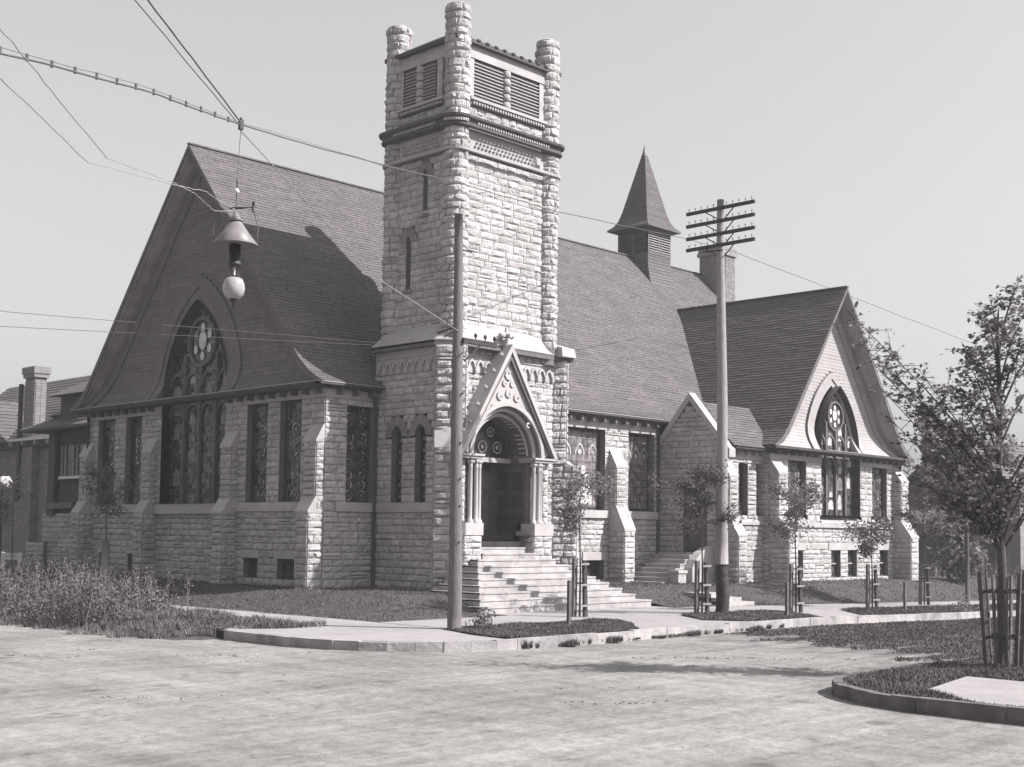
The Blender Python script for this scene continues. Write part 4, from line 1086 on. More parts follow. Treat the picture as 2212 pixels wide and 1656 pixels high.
cpart(MB().box(cx0, cx1, cy0 - .03, cy0 + .1, 15.16, 15.26).box(cx0, cx1, cy0 - .03, cy0 + .1, 16.22, 16.32), 'louvre_rail', 'trim', cup)
for (a, b2) in ((cx0 + .12, (cx0 + cx1) / 2 - .07), ((cx0 + cx1) / 2 + .07, cx1 - .12)):
    for k in range(8):
        zz = 15.30 + k * .115; cpart(MB().hexa([(a, cy0 - .03, zz), (b2, cy0 - .03, zz), (b2, cy0 + .08, zz + .06), (a, cy0 + .08, zz + .06), (a, cy0 - .03, zz + .03), (b2, cy0 - .03, zz + .03), (b2, cy0 + .08, zz + .09), (a, cy0 + .08, zz + .09)]), 'louvre_slat', 'trim_light', cup)
for (a, b2) in ((cy0 + .14, (cy0 + cy1) / 2 - .08), ((cy0 + cy1) / 2 + .08, cy1 - .14)):
    for k in range(8):
        zz = 15.30 + k * .115; cpart(MB().box(cx0 - .02, cx0 + .1, a, b2, zz, zz + .035), 'louvre_slat', 'trim', cup)
for ya_, yz_ in ((cy0, cy0 + .12), (cy1 - .12, cy1), ((cy0 + cy1) / 2 - .07, (cy0 + cy1) / 2 + .07)): cpart(MB().box(cx0 - .0, cx0 + .1, ya_, yz_, 15.2, 16.3), 'louvre_post', 'roof2', cup)
ccx, ccy = (cx0 + cx1) / 2, (cy0 + cy1) / 2
sp = MB(); PS = [(1.22, 16.45), (1.02, 16.62), (.86, 16.9), (.74, 17.3), (.08, 20.15)]
for ax in ((1, 0), (-1, 0), (0, 1), (0, -1)):
    Q = resample(PS, .15)
    for (a, za), (b2, zb) in zip(Q[:-1], Q[1:]):
        e = .012
        def pt(o, s, z): 
            o1 = o; return (ccx + ax[0] * o1 + (-ax[1]) * s * o, ccy + ax[1] * o1 + ax[0] * s * o, z)
        sp.face((pt(a + e, -1, za), pt(a + e, 1, za), pt(b2, 1, zb), pt(b2, -1, zb)))
cpart(sp, 'spire', 'roof', cup)
cpart(MB().lathe((ccx, ccy, 20.05), [(.14, 0), (.13, .1), (.06, .35), (0, .6)], 6), 'spire_cap', 'zinc', cup)
cpart(MB().box(ccx - 1.24, ccx + 1.24, ccy - 1.24, ccy + 1.24, 16.36, 16.45).box(ccx - 1.0, ccx + 1.0, ccy - 1.0, ccy + 1.0, 16.28, 16.36), 'cupola_eave', 'trim', cup)
# ---------------- chimney (brick by courses)
chim = cpart(MB().box(26.0, 27.15, 8.95, 10.25, 12.5, 16.35), 'chimney', 'mortar')
def brick_box(parent, x0, x1, y0, y1, z0, z1, m='brick', h=.11, L=.3):
    mb = MB(); z = z0; k = 0
    while z < z1 - .02:
        for (ax, a0, a1, fix, sg) in (('x', x0, x1, y0, -1), ('y', y0, y1, x0, -1)):
            u = a0 - (k % 2) * L / 2
            while u < a1:
                p, q = max(a0, u), min(a1, u + L - .015); zz = min(z + h - .014, z1)
                if q - p > .03:
                    e = rnd.uniform(.0, .012) + .012
                    if ax == 'x': mb.box(p, q, fix - e, fix + .02, z, zz)
                    else: mb.box(fix - e, fix + .02, p, q, z, zz)
                u += L
        z += h; k += 1
    o = mb.build('brickwork', m, parent, 'stuff'); return o
brick_box(chim, 26.0, 27.15, 8.95, 10.25, 12.6, 16.0)
cpart(MB().box(25.9, 27.25, 8.85, 10.35, 15.95, 16.12).box(25.94, 27.21, 8.89, 10.31, 16.12, 16.36), 'chimney_cap', 'brick', chim)
cpart(MB().tube([(26.12, 8.86, 13.4), (26.12, 8.86, 16.0)], .07), 'flue_pipe', 'iron', chim)
# downspouts
for pts in ([(-.62, YN - .12, 6.3), (-.55, YN - .12, 5.9), (-.55, YN - .12, .4)], [(13.36, YN - .1, 6.2), (13.36, YN - .1, .9)], [(XA - .12, YL - .25, 6.3), (XA - .12, YL - .25, .3)], [(16.35, -.12, 5.3), (16.35, -.12, .1)]):
    cpart(MB().tube(pts, .055), 'downspout', 'trim_dark')
cpart(wall, 'masonry_core', 'mortar'); cpart(trimstone, 'dressed_stone_trim', 'smooth')

# ---------------- stones -> the 300 that show largest are single objects, the rest joined
cc = np.array(CAM[:])
scored = []
for idx, (owner, vs, area, nc, nr) in enumerate(STONES):
    a = np.array(vs[0]); b = np.array(vs[nc]); d = np.array(vs[(nc + 1) * nr])
    nrm = np.cross(b - a, d - a); ctr = (b + d) / 2; v_ = cc - ctr; dist = np.linalg.norm(v_)
    mid = np.array(vs[(nc + 1) * (nr // 2) + nc // 2]); 
    nrm = nrm / (np.linalg.norm(nrm) + 1e-9)
    if np.dot(mid - (a + b + d + np.array(vs[(nc + 1) * (nr + 1) - 1])) / 4, nrm) < 0: nrm = -nrm
    cosv = np.dot(nrm, v_ / dist); scored.append((area * max(0, cosv) / dist ** 2, idx, ctr))
order = sorted(scored, reverse=True); pick = []
for s in order:
    own = STONES[s[1]][0]
    if own == 'vest': continue
    if own == 'tower' and s[2][1] > 2.5 and s[2][0] > 0: continue
    pick.append(s[1])
    if len(pick) >= 300: break
pick = set(pick)
joined = {}
for idx, (owner, vs, area, nc, nr) in enumerate(STONES):
    fs = SF.setdefault((nc, nr), stone_faces(nc, nr)); nface = nc * nr
    par = tower if owner in ('tower', 'turret', 'vest') else church
    a = Vector(vs[0]); b = Vector(vs[nc]); d = Vector(vs[(nc + 1) * nr]); nrm = (b - a).cross(d - a)
    k = (nc + 1) * (nr + 1); flip = nrm.dot(Vector(vs[0]) - Vector(vs[k])) < 0
    if idx in pick:
        mb = MB(); mb.v = vs; mb.f = [f[::-1] if flip else f for f in fs]; mb.sm = [False] * len(fs)
        mb2 = MB(); cen = sum((Vector(v) for v in vs), Vector()) / len(vs)
        mb.v = [tuple(Vector(v) - cen) for v in vs]
        o = mb.build('stone', 'stone', par)
        if par is church: o.location = cen - church.location
        else: o.location = cen
    else:
        J = joined.setdefault('tower' if par is tower else owner, (par, [], [], []))
        o0 = len(J[1]); J[1].extend(vs); J[2].extend(tuple(o0 + i for i in (f[::-1] if flip else f)) for f in fs); J[3].extend([False] * len(fs))
for key, (par, v_, f_, sm_) in joined.items():
    mb = MB(); mb.v = v_; mb.f = f_; mb.sm = sm_
    cpart(mb, 'stonework', 'stone', par if par is tower else None, 'stuff')
print('stones', len(STONES))
# ================================================================== GROUND
def gbase(x): return -.03 - .0195 * max(0., min(x, 45.) - 4.)
def sheet(name, poly, dz, m, kind='structure', parent=None, thick=0):
    """flat piece following base(x); split at x = 4 and every 6 m so that it follows the fall"""
    mb = MB(); xs = sorted({4.0, 45.0} | {4.0 + 6 * k for k in range(7)})
    def clip(P, x0, left):
        out = []
        for i in range(len(P)):
            a, b = P[i], P[(i + 1) % len(P)]; ia = (a[0] <= x0) == left; ib = (b[0] <= x0) == left
            if ia: out.append(a)
            if ia != ib: t = (x0 - a[0]) / (b[0] - a[0]); out.append((x0, a[1] + (b[1] - a[1]) * t))
        return out
    rest = list(poly)
    for x0 in xs:
        L = clip(rest, x0, True); rest = clip(rest, x0, False)
        if len(L) > 2: mb.face([(x, y, gbase(x) + dz) for x, y in L])
        if len(rest) < 3: break
    if len(rest) > 2: mb.face([(x, y, gbase(x) + dz) for x, y in rest])
    o = mb.build(name, m, parent); 
    if kind: o['kind'] = kind
    return o
ROAD = -.17
# far ground
g = MB()
for x0, x1 in ((-3000, 4), (4, 45), (45, 3000)):
    g.face([(x, y, gbase(x) - .26) for x, y in ((x0, -3000), (x1, -3000), (x1, 3000), (x0, 3000))])
tag(g.build('ground', 'soil'), kind='structure')
# dirt road as gently uneven heightfield
def grid_sheet(name, x0, x1, y0, y1, st, hf, m, inside=None, kind='structure', smooth=True):
    nx = int((x1 - x0) / st) + 1; ny = int((y1 - y0) / st) + 1
    V = []; idx = {}
    for j in range(ny):
        for i in range(nx):
            x = x0 + i * st; y = y0 + j * st; V.append((x, y, hf(x, y)))
    Fa = []
    for j in range(ny - 1):
        for i in range(nx - 1):
            cx, cy = x0 + (i + .5) * st, y0 + (j + .5) * st
            if inside and not inside(cx, cy): continue
            a = j * nx + i; Fa.append((a, a + 1, a + nx + 1, a + nx))
    o = fast_mesh(name, np.array(V), np.array(Fa), m, None, kind, smooth); return o
from mathutils import noise as mn
def road_h(x, y): return gbase(x) + ROAD + .035 * mn.noise(Vector((x * .35, y * .35, 0))) + .016 * mn.noise(Vector((x * 1.7, y * 1.7, 3)))
grid_sheet('road', -40, 60, -40, 40, .4, road_h, 'dirt', lambda x, y: x < -8.5 or (-19.5 < y < -8.0))
# church block
kerb = [(-10.15, 60)] + [(-10.15, -6.4)] + [(-6.95 - 3.2 * math.cos(R(a)), -6.4 - 3.2 * math.sin(R(a))) for a in range(0, 91, 10)] + [(60, -9.6)]
kerb = [kerb[0]] + kerb[2:]
def off(path, d):
    out = []
    for i, p in enumerate(path):
        a = path[max(0, i - 1)]; b = path[min(len(path) - 1, i + 1)]; t = Vector((b[0] - a[0], b[1] - a[1])).normalized()
        out.append((p[0] - t.y * d, p[1] + t.x * d))
    return out
def kerb_mesh(path, name, m='curb'):
    fine = []
    for a, b in zip(path[:-1], path[1:]):
        L = math.hypot(b[0] - a[0], b[1] - a[1]); n = max(1, int(L / 1.2))
        for k in range(n): fine.append((a[0] + (b[0] - a[0]) * k / n, a[1] + (b[1] - a[1]) * k / n))
    fine.append(path[-1])
    inn = off(fine, .15); root = empty(name); root['kind'] = 'structure'
    for k in range(len(fine) - 1):
        a, b, c, d = fine[k], fine[k + 1], inn[k + 1], inn[k]
        if a[0] > 34 or a[1] > 34 or (a[0] < -10 and a[1] > -3.2): continue
        sh = lambda p, q: (p[0] + (q[0] - p[0]) * .004, p[1] + (q[1] - p[1]) * .004)
        j = rnd.uniform(-.012, .012); e = rnd.uniform(-.012, .012)
        a, b, d, c = sh(a, b), sh(b, a), sh(d, c), sh(c, d)
        P = [(p[0] + e, p[1] + e, gbase(p[0]) - .3) for p in (a, b, c, d)]; Q = [(p[0] + e, p[1] + e, gbase(p[0]) + .028 + j) for p in (a, b, c, d)]
        MB().hexa(P + Q).build('curb_stone', m, root)
    return root
kerb_mesh(kerb, 'curb')
bp = [p for p in off(kerb, .12)] + [(60, 60)]
sheet('block_soil', bp, .0, 'soil')
def bank_h(x, y):
    w = .35 * mn.noise(Vector((y * .45, 2, 0))) + .15 * mn.noise(Vector((y * 1.7, 5, 0)))
    t = sstep((x + 11.6 - w) / 1.5); s2 = sstep((y + 4.2) / 1.6)
    return road_h(x, y) - .03 + (gbase(x) + .03 - road_h(x, y)) * t * s2 + (.0 if s2 < 1 else .02 * mn.noise(Vector((x * 2, y * 2, 0))))
grid_sheet('verge_bank', -11.9, -9.7, -4.4, 34, .2, bank_h, 'soil')
# sidewalks: slabs with joints
walk = empty('sidewalk'); walk['kind'] = 'structure'
def slab(poly, dz=.03, m='concrete'):
    mb = MB(); n = len(poly); j = rnd.uniform(-.005, .005)
    z = lambda x: gbase(x) + dz + j
    cx = sum(p[0] for p in poly) / n; cy = sum(p[1] for p in poly) / n
    q = [(p[0] + (cx - p[0]) * .008, p[1] + (cy - p[1]) * .008) for p in poly]
    mb.face([(x, y, z(x)) for x, y in q])
    for i in range(n):
        a, b = q[i], q[(i + 1) % n]; mb.face(((a[0], a[1], z(a[0]) - .08), (b[0], b[1], z(b[0]) - .08), (b[0], b[1], z(b[0])), (a[0], a[1], z(a[0]))))
    mb.build('slab', m, walk)
x = -6.05
while x < 34:
    w = 1.6; ya, yb_ = -4.1, -6.55
    slab([(x, yb_), (x + w, yb_), (x + w, ya), (x, ya)]); x += w
y = -4.1
while y < 32: slab([(-7.65, y), (-6.05, y), (-6.05, y + 1.6), (-7.65, y + 1.6)]); y += 1.6
slab([(-7.65, -6.55), (-6.05, -6.55), (-6.05, -4.1), (-7.65, -4.1)])
# corner apron up to the curb
ik = off(kerb, .16)
arc = [p for p in ik[1:12]]
slab([(-7.67, -2.05), (-9.99, -3.7), (-9.99, -6.3), (-7.67, -6.3)])
half = [p for p in arc if p[1] <= -6.3 and p[0] < -6.7]
slab([(-9.99, -6.32)] + half[1:-1] + [(-7.1, -9.42), (-6.9, -8.2), (-6.3, -6.57), (-7.67, -6.57), (-7.67, -6.32)])
# crossing paths to the curb, landing in front of the steps
slab([(-.3, -6.57), (-1.35, -8.0), (-3.0, -9.42), (1.5, -9.42), (.9, -8.4), (2.2, -6.57)])
slab([(7.2, -6.57), (6.2, -7.8), (5.0, -9.42), (7.0, -9.42), (8.3, -8.3), (10.4, -6.57)])
slab([(-1.6, -4.08), (5.5, -4.08), (5.5, -3.0), (-1.6, -3.0)], .024)
slab([(8.3, -4.08), (9.7, -4.08), (9.7, -3.9), (8.3, -3.9)], .024)
# lawn heightfield
def in_lawn(x, y):
    if x < -6.05 or y < -4.1: return False
    if x > XA + .5 and y > .2 and x < 26 and y > 3.2: return False
    if -2.2 < x < 5.6 and y < -3.1: return False
    if 10.5 < x < 13.5 and .7 < y < 2.3: return False
    return True
lawn = grid_sheet('lawn', -6.05, 60, -4.1, 30, .2, lambda x, y: lawn_h(x, y) + .03 * mn.noise(Vector((x * .9, y * .9, 1))), 'soil', in_lawn)
# verges
V1 = [(-6.1, -6.6), (-1.0, -6.6), (-1.35, -7.9), (-3.0, -9.42), (-6.9, -9.42), (-6.75, -8.2)]
V2 = [(2.4, -6.6), (6.9, -6.6), (6.0, -7.8), (4.8, -9.42), (1.6, -9.42), (1.0, -8.4)]
V3 = [(10.6, -6.6), (40, -6.6), (40, -9.42), (7.2, -9.42), (8.5, -8.3)]
V0 = [(-7.7, -1.9), (-7.7, 30), (-10.0, 30), (-10.0, -3.6)]
for v in (V1, V2, V3, V0): sheet('verge', v, .03, 'soil')
# opposite corner block, near right
k2 = [(60, -17.5)] + [(-7.5 - 2.2 * math.sin(R(a)), -19.65 + 2.2 * math.cos(R(a))) for a in range(0, 91, 10)] + [(-9.7, -60)]
kerb_mesh(k2, 'curb', 'curb2')
bp = [p for p in off(k2, .12)] + [(60, -60)]
sheet('block_soil', bp, .0, 'soil')
i2 = off(k2, .16)
slab([(-8.7, -19.3), (-6.6, -18.9), (-6.75, -21.5), (-9.53, -21.5), (-9.53, -20.4)], .034)
for k in range(8): slab([(-9.53, -21.52 - 1.7 * k), (-6.75, -21.52 - 1.7 * k), (-6.75, -23.22 - 1.7 * k), (-9.53, -23.22 - 1.7 * k)], .034)

# ------------------------------------------------------------------ grass and weeds
def inpoly(P, x, y):
    c = False; j = len(P) - 1
    for i in range(len(P)):
        if (P[i][1] > y) != (P[j][1] > y) and x < (P[j][0] - P[i][0]) * (y - P[i][1]) / (P[j][1] - P[i][1]) + P[i][0]: c = not c
        j = i
    return c
rg = np.random.default_rng(5)
def blades(name, n, box, inside, hf, hmin, hmax, w, m, lean=.5, clump=0.):
    x = rg.uniform(box[0], box[1], n * 2); y = rg.uniform(box[2], box[3], n * 2)
    d = np.hypot(x + 25.7, y + 28); keep = rg.uniform(0, 1, n * 2) < np.clip((36 / d) ** 2, .15, 1); x, y = x[keep], y[keep]
    ok = np.array([inside(a, b) for a, b in zip(x, y)]); x, y = x[ok], y[ok]
    if clump: 
        f = np.array([mn.noise(Vector((a * 1.3, b * 1.3, 5))) for a, b in zip(x, y)]); h = rg.uniform(hmin, hmax, len(x)) * np.clip(.85 + clump * f, .3, 2)
    else: h = rg.uniform(hmin, hmax, len(x))
    z = np.array([hf(a, b) for a, b in zip(x, y)]) - .01
    sc_ = np.clip(np.hypot(x + 25.7, y + 28) / 36, 1, 3); w_ = w * sc_
    t = rg.uniform(0, 2 * np.pi, len(x)); lx = np.cos(t) * h * lean * rg.uniform(.2, 1, len(x)); ly = np.sin(t) * h * lean * rg.uniform(.2, 1, len(x))
    t2 = rg.uniform(0, np.pi, len(x)); px, py = np.cos(t2) * w_, np.sin(t2) * w_
    A = np.stack([x - px, y - py, z], 1); B = np.stack([x + px, y + py, z], 1); C_ = np.stack([x + lx, y + ly, z + h], 1)
    V = np.stack([A, B, C_], 1).reshape(-1, 3); Fa = np.arange(len(V)).reshape(-1, 3)
    return fast_mesh(name, V, Fa, m, None, 'stuff')
def lh(x, y): return lawn_h(x, y)
tag(blades('lawn_grass', 90000, (-6.05, 30, -4.1, 20), in_lawn, lh, .03, .10, .012, 'grass', .8, .6), 'short mown grass on the church lawn', 'grass', kind='stuff')
vz = lambda x, y: gbase(x) + .03
for P_, nn, lab in ((V1, 26000, 'grass verge beside the front telephone pole'), (V2, 18000, 'grass verge round the tall crossarm pole'), (V3, 36000, 'far grass verge with the last young trees')):
    xs_ = [p[0] for p in P_]; ys_ = [p[1] for p in P_]
    tag(blades('verge_grass', nn, (min(xs_), min(max(xs_), 30), min(ys_), max(ys_)), lambda a, b, P_=P_: inpoly(P_, a + .12 * mn.noise(Vector((a * 2, b * 2, 0))), b + .12 * mn.noise(Vector((a * 2, b * 2, 8)))), vz, .02, .085, .013, 'grass', .9, .9), lab, 'grass', kind='stuff')
tag(blades('gutter_weeds', 12000, (-7, 3, -9.95, -9.5), lambda x, y: mn.noise(Vector((x * 1.9, 0, 7))) + .3 * mn.noise(Vector((x * 9, y * 9, 7))) > (y + 9.6) * -1.2, lambda x, y: gbase(x) - .15, .03, .15, .014, 'weed', .6, .8), 'low weeds growing along the curb gutter', 'weeds', kind='stuff')
c2in = lambda x, y: inpoly([p for p in i2[1:-1]] + [(-9.9, -30), (14, -30), (14, -17.7)], x, y) and not inpoly([(-8.7, -19.3), (-6.6, -18.9), (-6.75, -21.5), (-9.53, -21.5), (-9.53, -20.4)], x, y) and not (x < -6.95 and y < -21.4)
tag(blades('corner_grass', 110000, (-10.1, 6, -24, -17.6), c2in, vz, .02, .075, .009, 'grass', .9, .9), 'rough grass on the near right street corner', 'grass', kind='stuff')
tag(blades('street_grass', 110000, (-5, 30, -17.3, -9.8), lambda x, y: 1.6 * mn.noise(Vector((x * .5, y * 1.2, 2))) + .5 * mn.noise(Vector((x * 2, y * 4, 2))) + (x - .34 * y - 3.5) * .55 > .1, lambda x, y: road_h(x, y), .015, .06, .016, 'grass', .8), 'weedy grass overrunning the side street', 'grass', kind='stuff')

def leaf_mesh(name, C_, size, m, parent=None, kind='stuff', flat=.5, aspect=.6, mask=None):
    """C_: (n,3) leaf centres"""
    n = len(C_); s_ = size * rg.uniform(.6, 1.3, n)
    a = rg.normal(size=(n, 3)); a[:, 2] *= flat; a /= np.linalg.norm(a, axis=1)[:, None]
    b = rg.normal(size=(n, 3)); b -= (b * a).sum(1)[:, None] * a; b /= np.linalg.norm(b, axis=1)[:, None]
    A = C_ - a * s_[:, None] * .5; B = C_ + b * s_[:, None] * .5 * aspect; D = C_ + a * s_[:, None] * .5; E = C_ - b * s_[:, None] * .5 * aspect
    V = np.stack([A, B, D, E], 1).reshape(-1, 3); Fa = np.arange(len(V)).reshape(-1, 4)
    return fast_mesh(name, V, Fa, m, parent, kind)
# tall weeds on the far left verge
def weeds(name, n, box, inside, h0, h1, label, hf=vz, m='weed'):
    C_ = []; st = MB()
    while n > 0:
        x = rg.uniform(box[0], box[1]); y = rg.uniform(box[2], box[3])
        if not inside(x, y): continue
        n -= 1; f = .8 + 1.0 * mn.noise(Vector((x * .6, y * .45, 9))); h = rg.uniform(h0, h1) * f; z = hf(x, y)
        lx, ly = rg.normal(size=2) * .22 * h
        st.face(((x - .008, y, z), (x + .008, y, z), (x + lx + .003, y + ly, z + h), (x + lx - .003, y + ly, z + h)))
        for k in range(int(10 + 12 * h)):
            t = rg.uniform(.15, 1); r = .11 * (1.1 - t) + .03
            C_.append((x + lx * t + rg.normal() * r, y + ly * t + rg.normal() * r, z + h * t))
    root = tag(st.build(name, m), label, 'weeds', kind='stuff')
    leaf_mesh('leaves', np.array(C_), .07, m, root, flat=.9)
    return root
def tall_in(x, y):
    e = -11.1 + .7 * mn.noise(Vector((y * .45, 3, 0))) + .3 * mn.noise(Vector((y * 1.6, 8, 0)))
    if x < e or y < -3.9 + (x + 10.2) * -.6: return False
    if y < .6 + .5 * math.sin(x * 2): return False
    if x > -7.7 and y < 2.5: return False
    if -7.7 < x < -6.3 and y < 4.5: return False
    return mn.noise(Vector((x * .55, y * .45, 1))) + .4 * mn.noise(Vector((x * 1.6, y * 1.6, 1))) > -.22 + rg.uniform(-.15, .15)
def tall_h(x, y): return max(bank_h(x, y) if x < -9.7 else gbase(x) + .03, gbase(x) - .25)
weeds('tall_weeds', 3600, (-11.9, -6.2, -3.9, 22), tall_in, .22, 1.05, 'tangle of tall weeds along the left street verge', tall_h)
tag(blades('low_weeds', 60000, (-12.1, -7.7, -4.4, 22), lambda x, y: x > -11.6 + .8 * mn.noise(Vector((y * .5, 3, 0))) + .5 * mn.noise(Vector((x * 2, y * 2.2, 0))) and y > -3.6 + (x + 10.2) * -.6, tall_h, .04, .2, .014, 'weed', .9, .9), 'low ragged weeds fringing the left street verge', 'weeds', kind='stuff')
weeds('wall_weeds', 260, (-6.0, XA - .3, 9, 20), lambda x, y: True, .2, .6, 'weeds in front of the shaded left end of the church', lh)
weeds('curb_weed', 22, (-5.7, -5.3, -7.3, -6.9), lambda x, y: True, .25, .5, 'leafy dark weed clump at the foot of the front pole')
weeds('field_brush', 1500, (28, 50, -5, 6), lambda x, y: True, .6, 2.2, 'overgrown brush in the lot beyond the church', lambda x, y: gbase(x) - .1)
weeds('corner_weed', 30, (13.1, 13.9, -9.5, -9.2), lambda x, y: True, .25, .5, 'weed clump by the far curb stake', lambda x, y: gbase(x))

# ------------------------------------------------------------------ steps
steps = tag(empty('entrance_steps', (1.6, -2, 0)), 'broad pyramid of pale stone steps up to the tower portal', 'steps')
for k in range(1, 12):
    y = .1 - .3 * k; z = 2.05 - .171 * k
    if k < 4: x0, x1 = XC - HW + .02, XC + HW - .02
    elif k == 4: x0, x1 = .05, 3.35
    else: x0, x1 = .05 - .27 * (k - 4), 3.35 + .27 * (k - 4) + (.12 if k == 11 else 0)
    yb_ = .4 if k < 4 else -.74 if k < 4 else .3
    mb = MB(); j = rnd.uniform(-.006, .006)
    back = .5 if k < 4 else -.05 if k == 4 else -.62
    xs_ = [x0]
    while xs_[-1] < x1 - 1.3: xs_.append(xs_[-1] + rnd.uniform(.9, 1.7))
    xs_.append(x1)
    for a, b in zip(xs_[:-1], xs_[1:]):
        jj = rnd.uniform(-.004, .004); o = MB().box(a + .003, b - .003, y + jj, back, z - .171 - (.12 if k > 9 else 0), z - .012 + jj * .5)
        o.box(a + .003, b - .003, y - .022 + jj, back, z - .045, z)
        o = o.build('step_stone', 'step', steps); o.location = -Vector(steps.location)
MBl = MB().box(XC - HW, XC + HW, .1, .95, 1.9, 2.05); o = MBl.build('landing', 'step', steps); o.location = -Vector(steps.location)
# side porch steps
ps = tag(empty('porch_steps', (12, 1.5, 0)), 'shaded flight of steps climbing to the small side porch door', 'steps')
def addp(root, mb, name, m, **k):
    o = mb.build(name, m, root, **k); o.location = -Vector(root.location); return o
for k in range(8):
    x0 = 10.6 + .27 * k; z = .30 + .16 * k
    addp(ps, MB().box(x0, 13.5, .72, 2.3, z - .16, z - .05).box(x0 - .03, 13.5, .70, 2.32, z - .05, z), 'step', 'step')
addp(ps, MB().box(12.76, 13.5, .7, 2.35, 1.2, 1.5), 'landing', 'step')
ch = MB(); pr_ = [(12.2, -.1), (12.2, .95), (12.4, 1.25), (12.7, 1.5), (13.1, 1.68), (13.5, 1.75), (13.5, -.1)]
ch.face([(x, .35, z) for x, z in pr_]); ch.face([(x, .68, z) for x, z in pr_[::-1]])
for a, b in zip(pr_, pr_[1:] + pr_[:1]): ch.face(((a[0], .35, a[1]), (b[0], .35, b[1]), (b[0], .68, b[1]), (a[0], .68, a[1])))
addp(ps, ch, 'cheek_wall', 'smooth', label='pale curved cheek wall')
addp(ps, MB().box(11.3, 11.75, .3, .72, -.1, .78), 'newel_block', 'stone'); addp(ps, MB().box(11.26, 11.79, .26, .76, .78, .88), 'newel_cap', 'smooth')
addp(ps, MB().box(9.8, 10.7, .3, 2.4, -.1, .17), 'landing', 'step')
ts = tag(empty('terrace_steps', (8.9, -3.4, 0)), 'three low pale steps from the sidewalk up the lawn bank', 'steps')
for k in range(3): addp(ts, MB().box(8.3 - .0, 9.7 - .22 * k, -4.0 + .35 * k, -2.2, -.2, .02 + .13 * k), 'step', 'step')

# ------------------------------------------------------------------ poles
def rough_pole(mb, a, b, r0, r1, n=12, seg=16):
    a, b = Vector(a), Vector(b); P_, Rd = [], []
    for k in range(seg + 1):
        t = k / seg; p = a.lerp(b, t); P_.append((p.x + .012 * math.sin(t * 9 + a.x), p.y + .012 * math.cos(t * 7), p.z)); Rd.append(r0 + (r1 - r0) * t + rnd.uniform(-.004, .004))
    return mb.tube(P_, Rd, n)
p1 = tag(empty('telephone_pole', (-6.03, -6.74, 0)), 'bare wooden pole standing nearest the camera in front of the tower', 'pole')
PX, PY = -6.03, -6.74
addp(p1, rough_pole(MB(), (PX, PY, -.3), (PX - .03, PY + .03, 9.3), .165, .095), 'shaft', 'pole')
addp(p1, MB().bar((PX, PY - .12, 6.42), (PX + 1.05, PY - .12, 6.42), .09, .11), 'crossarm', 'tar')
addp(p1, MB().bar((PX + .55, PY - .13, 6.38), (PX + .05, PY - .13, 5.95), .03), 'brace', 'iron')
for k in range(3):
    u = PX + .4 + k * .3
    addp(p1, MB().tube([(u, PY - .12, 6.47), (u, PY - .12, 6.53)], .015, 6).lathe((u, PY - .12, 6.53), [(.03, 0), (.045, .04), (.03, .08), (0, .1)], 7), 'insulator', 'iron')
addp(p1, MB().bar((PX - .02, PY + .05, 6.75), (PX - .25, PY + .45, 6.6), .05), 'side_bracket', 'stake')
addp(p1, MB().bar((PX + .0, PY - .0, 6.7), (PX - .16, PY + .32, 6.52), .02), 'brace', 'iron')
addp(p1, MB().bar((PX - .10, PY, 8.5), (PX + .24, PY - .12, 8.45), .03), 'bolt', 'iron')
for z in (1.9, 2.7, 3.3, 4.1, 5.2, 6.1): addp(p1, MB().box(PX - .03 + .02 * math.sin(z * 9), PX + .0 + .02 * math.sin(z * 9), PY - .17, PY - .12, z, z + .03), 'step_hole', 'iron')
QX, QY = 3.61, -7.07
p2 = tag(empty('utility_pole', (QX, QY, 0)), 'tall pole with four crossarms and a dark tarred foot', 'pole')
addp(p2, rough_pole(MB(), (QX, QY, -.3), (QX, QY, 1.35), .19, .178), 'tarred_foot', 'tar')
addp(p2, rough_pole(MB(), (QX, QY, 1.34), (QX - .03, QY + .04, 11.48), .175, .10), 'shaft', 'pole_light')
for i, z in enumerate((11.22, 10.86, 10.50, 10.18)):
    off_ = -.13
    arm = addp(p2, MB().bar((QX + off_, QY - 1.15, z), (QX + off_, QY + 1.15, z), .07, .09), 'crossarm', 'tar')
    for k in range(5):
        for sg in (-1, 1):
            yy = QY + sg * (.22 + .21 * k)
            ins = MB().tube([(QX + off_, yy, z + .05), (QX + off_, yy, z + .11)], .012, 5).lathe((QX + off_, yy, z + .10), [(.014, 0), (.02, .025), (.014, .05), (0, .06)], 6).build('insulator', 'zinc', arm)
    addp(p2, MB().bar((QX + off_ - .03, QY - .5, z - .04), (QX - .03, QY - .08, z - .3), .018, .03), 'brace', 'iron')
    addp(p2, MB().bar((QX + off_ - .03, QY + .5, z - .04), (QX - .03, QY + .08, z - .3), .018, .03), 'brace', 'iron')
addp(p2, MB().bar((QX - .15, QY - .1, 10.02), (QX - .15, QY + .55, 10.06), .035), 'cable_bracket', 'tar')

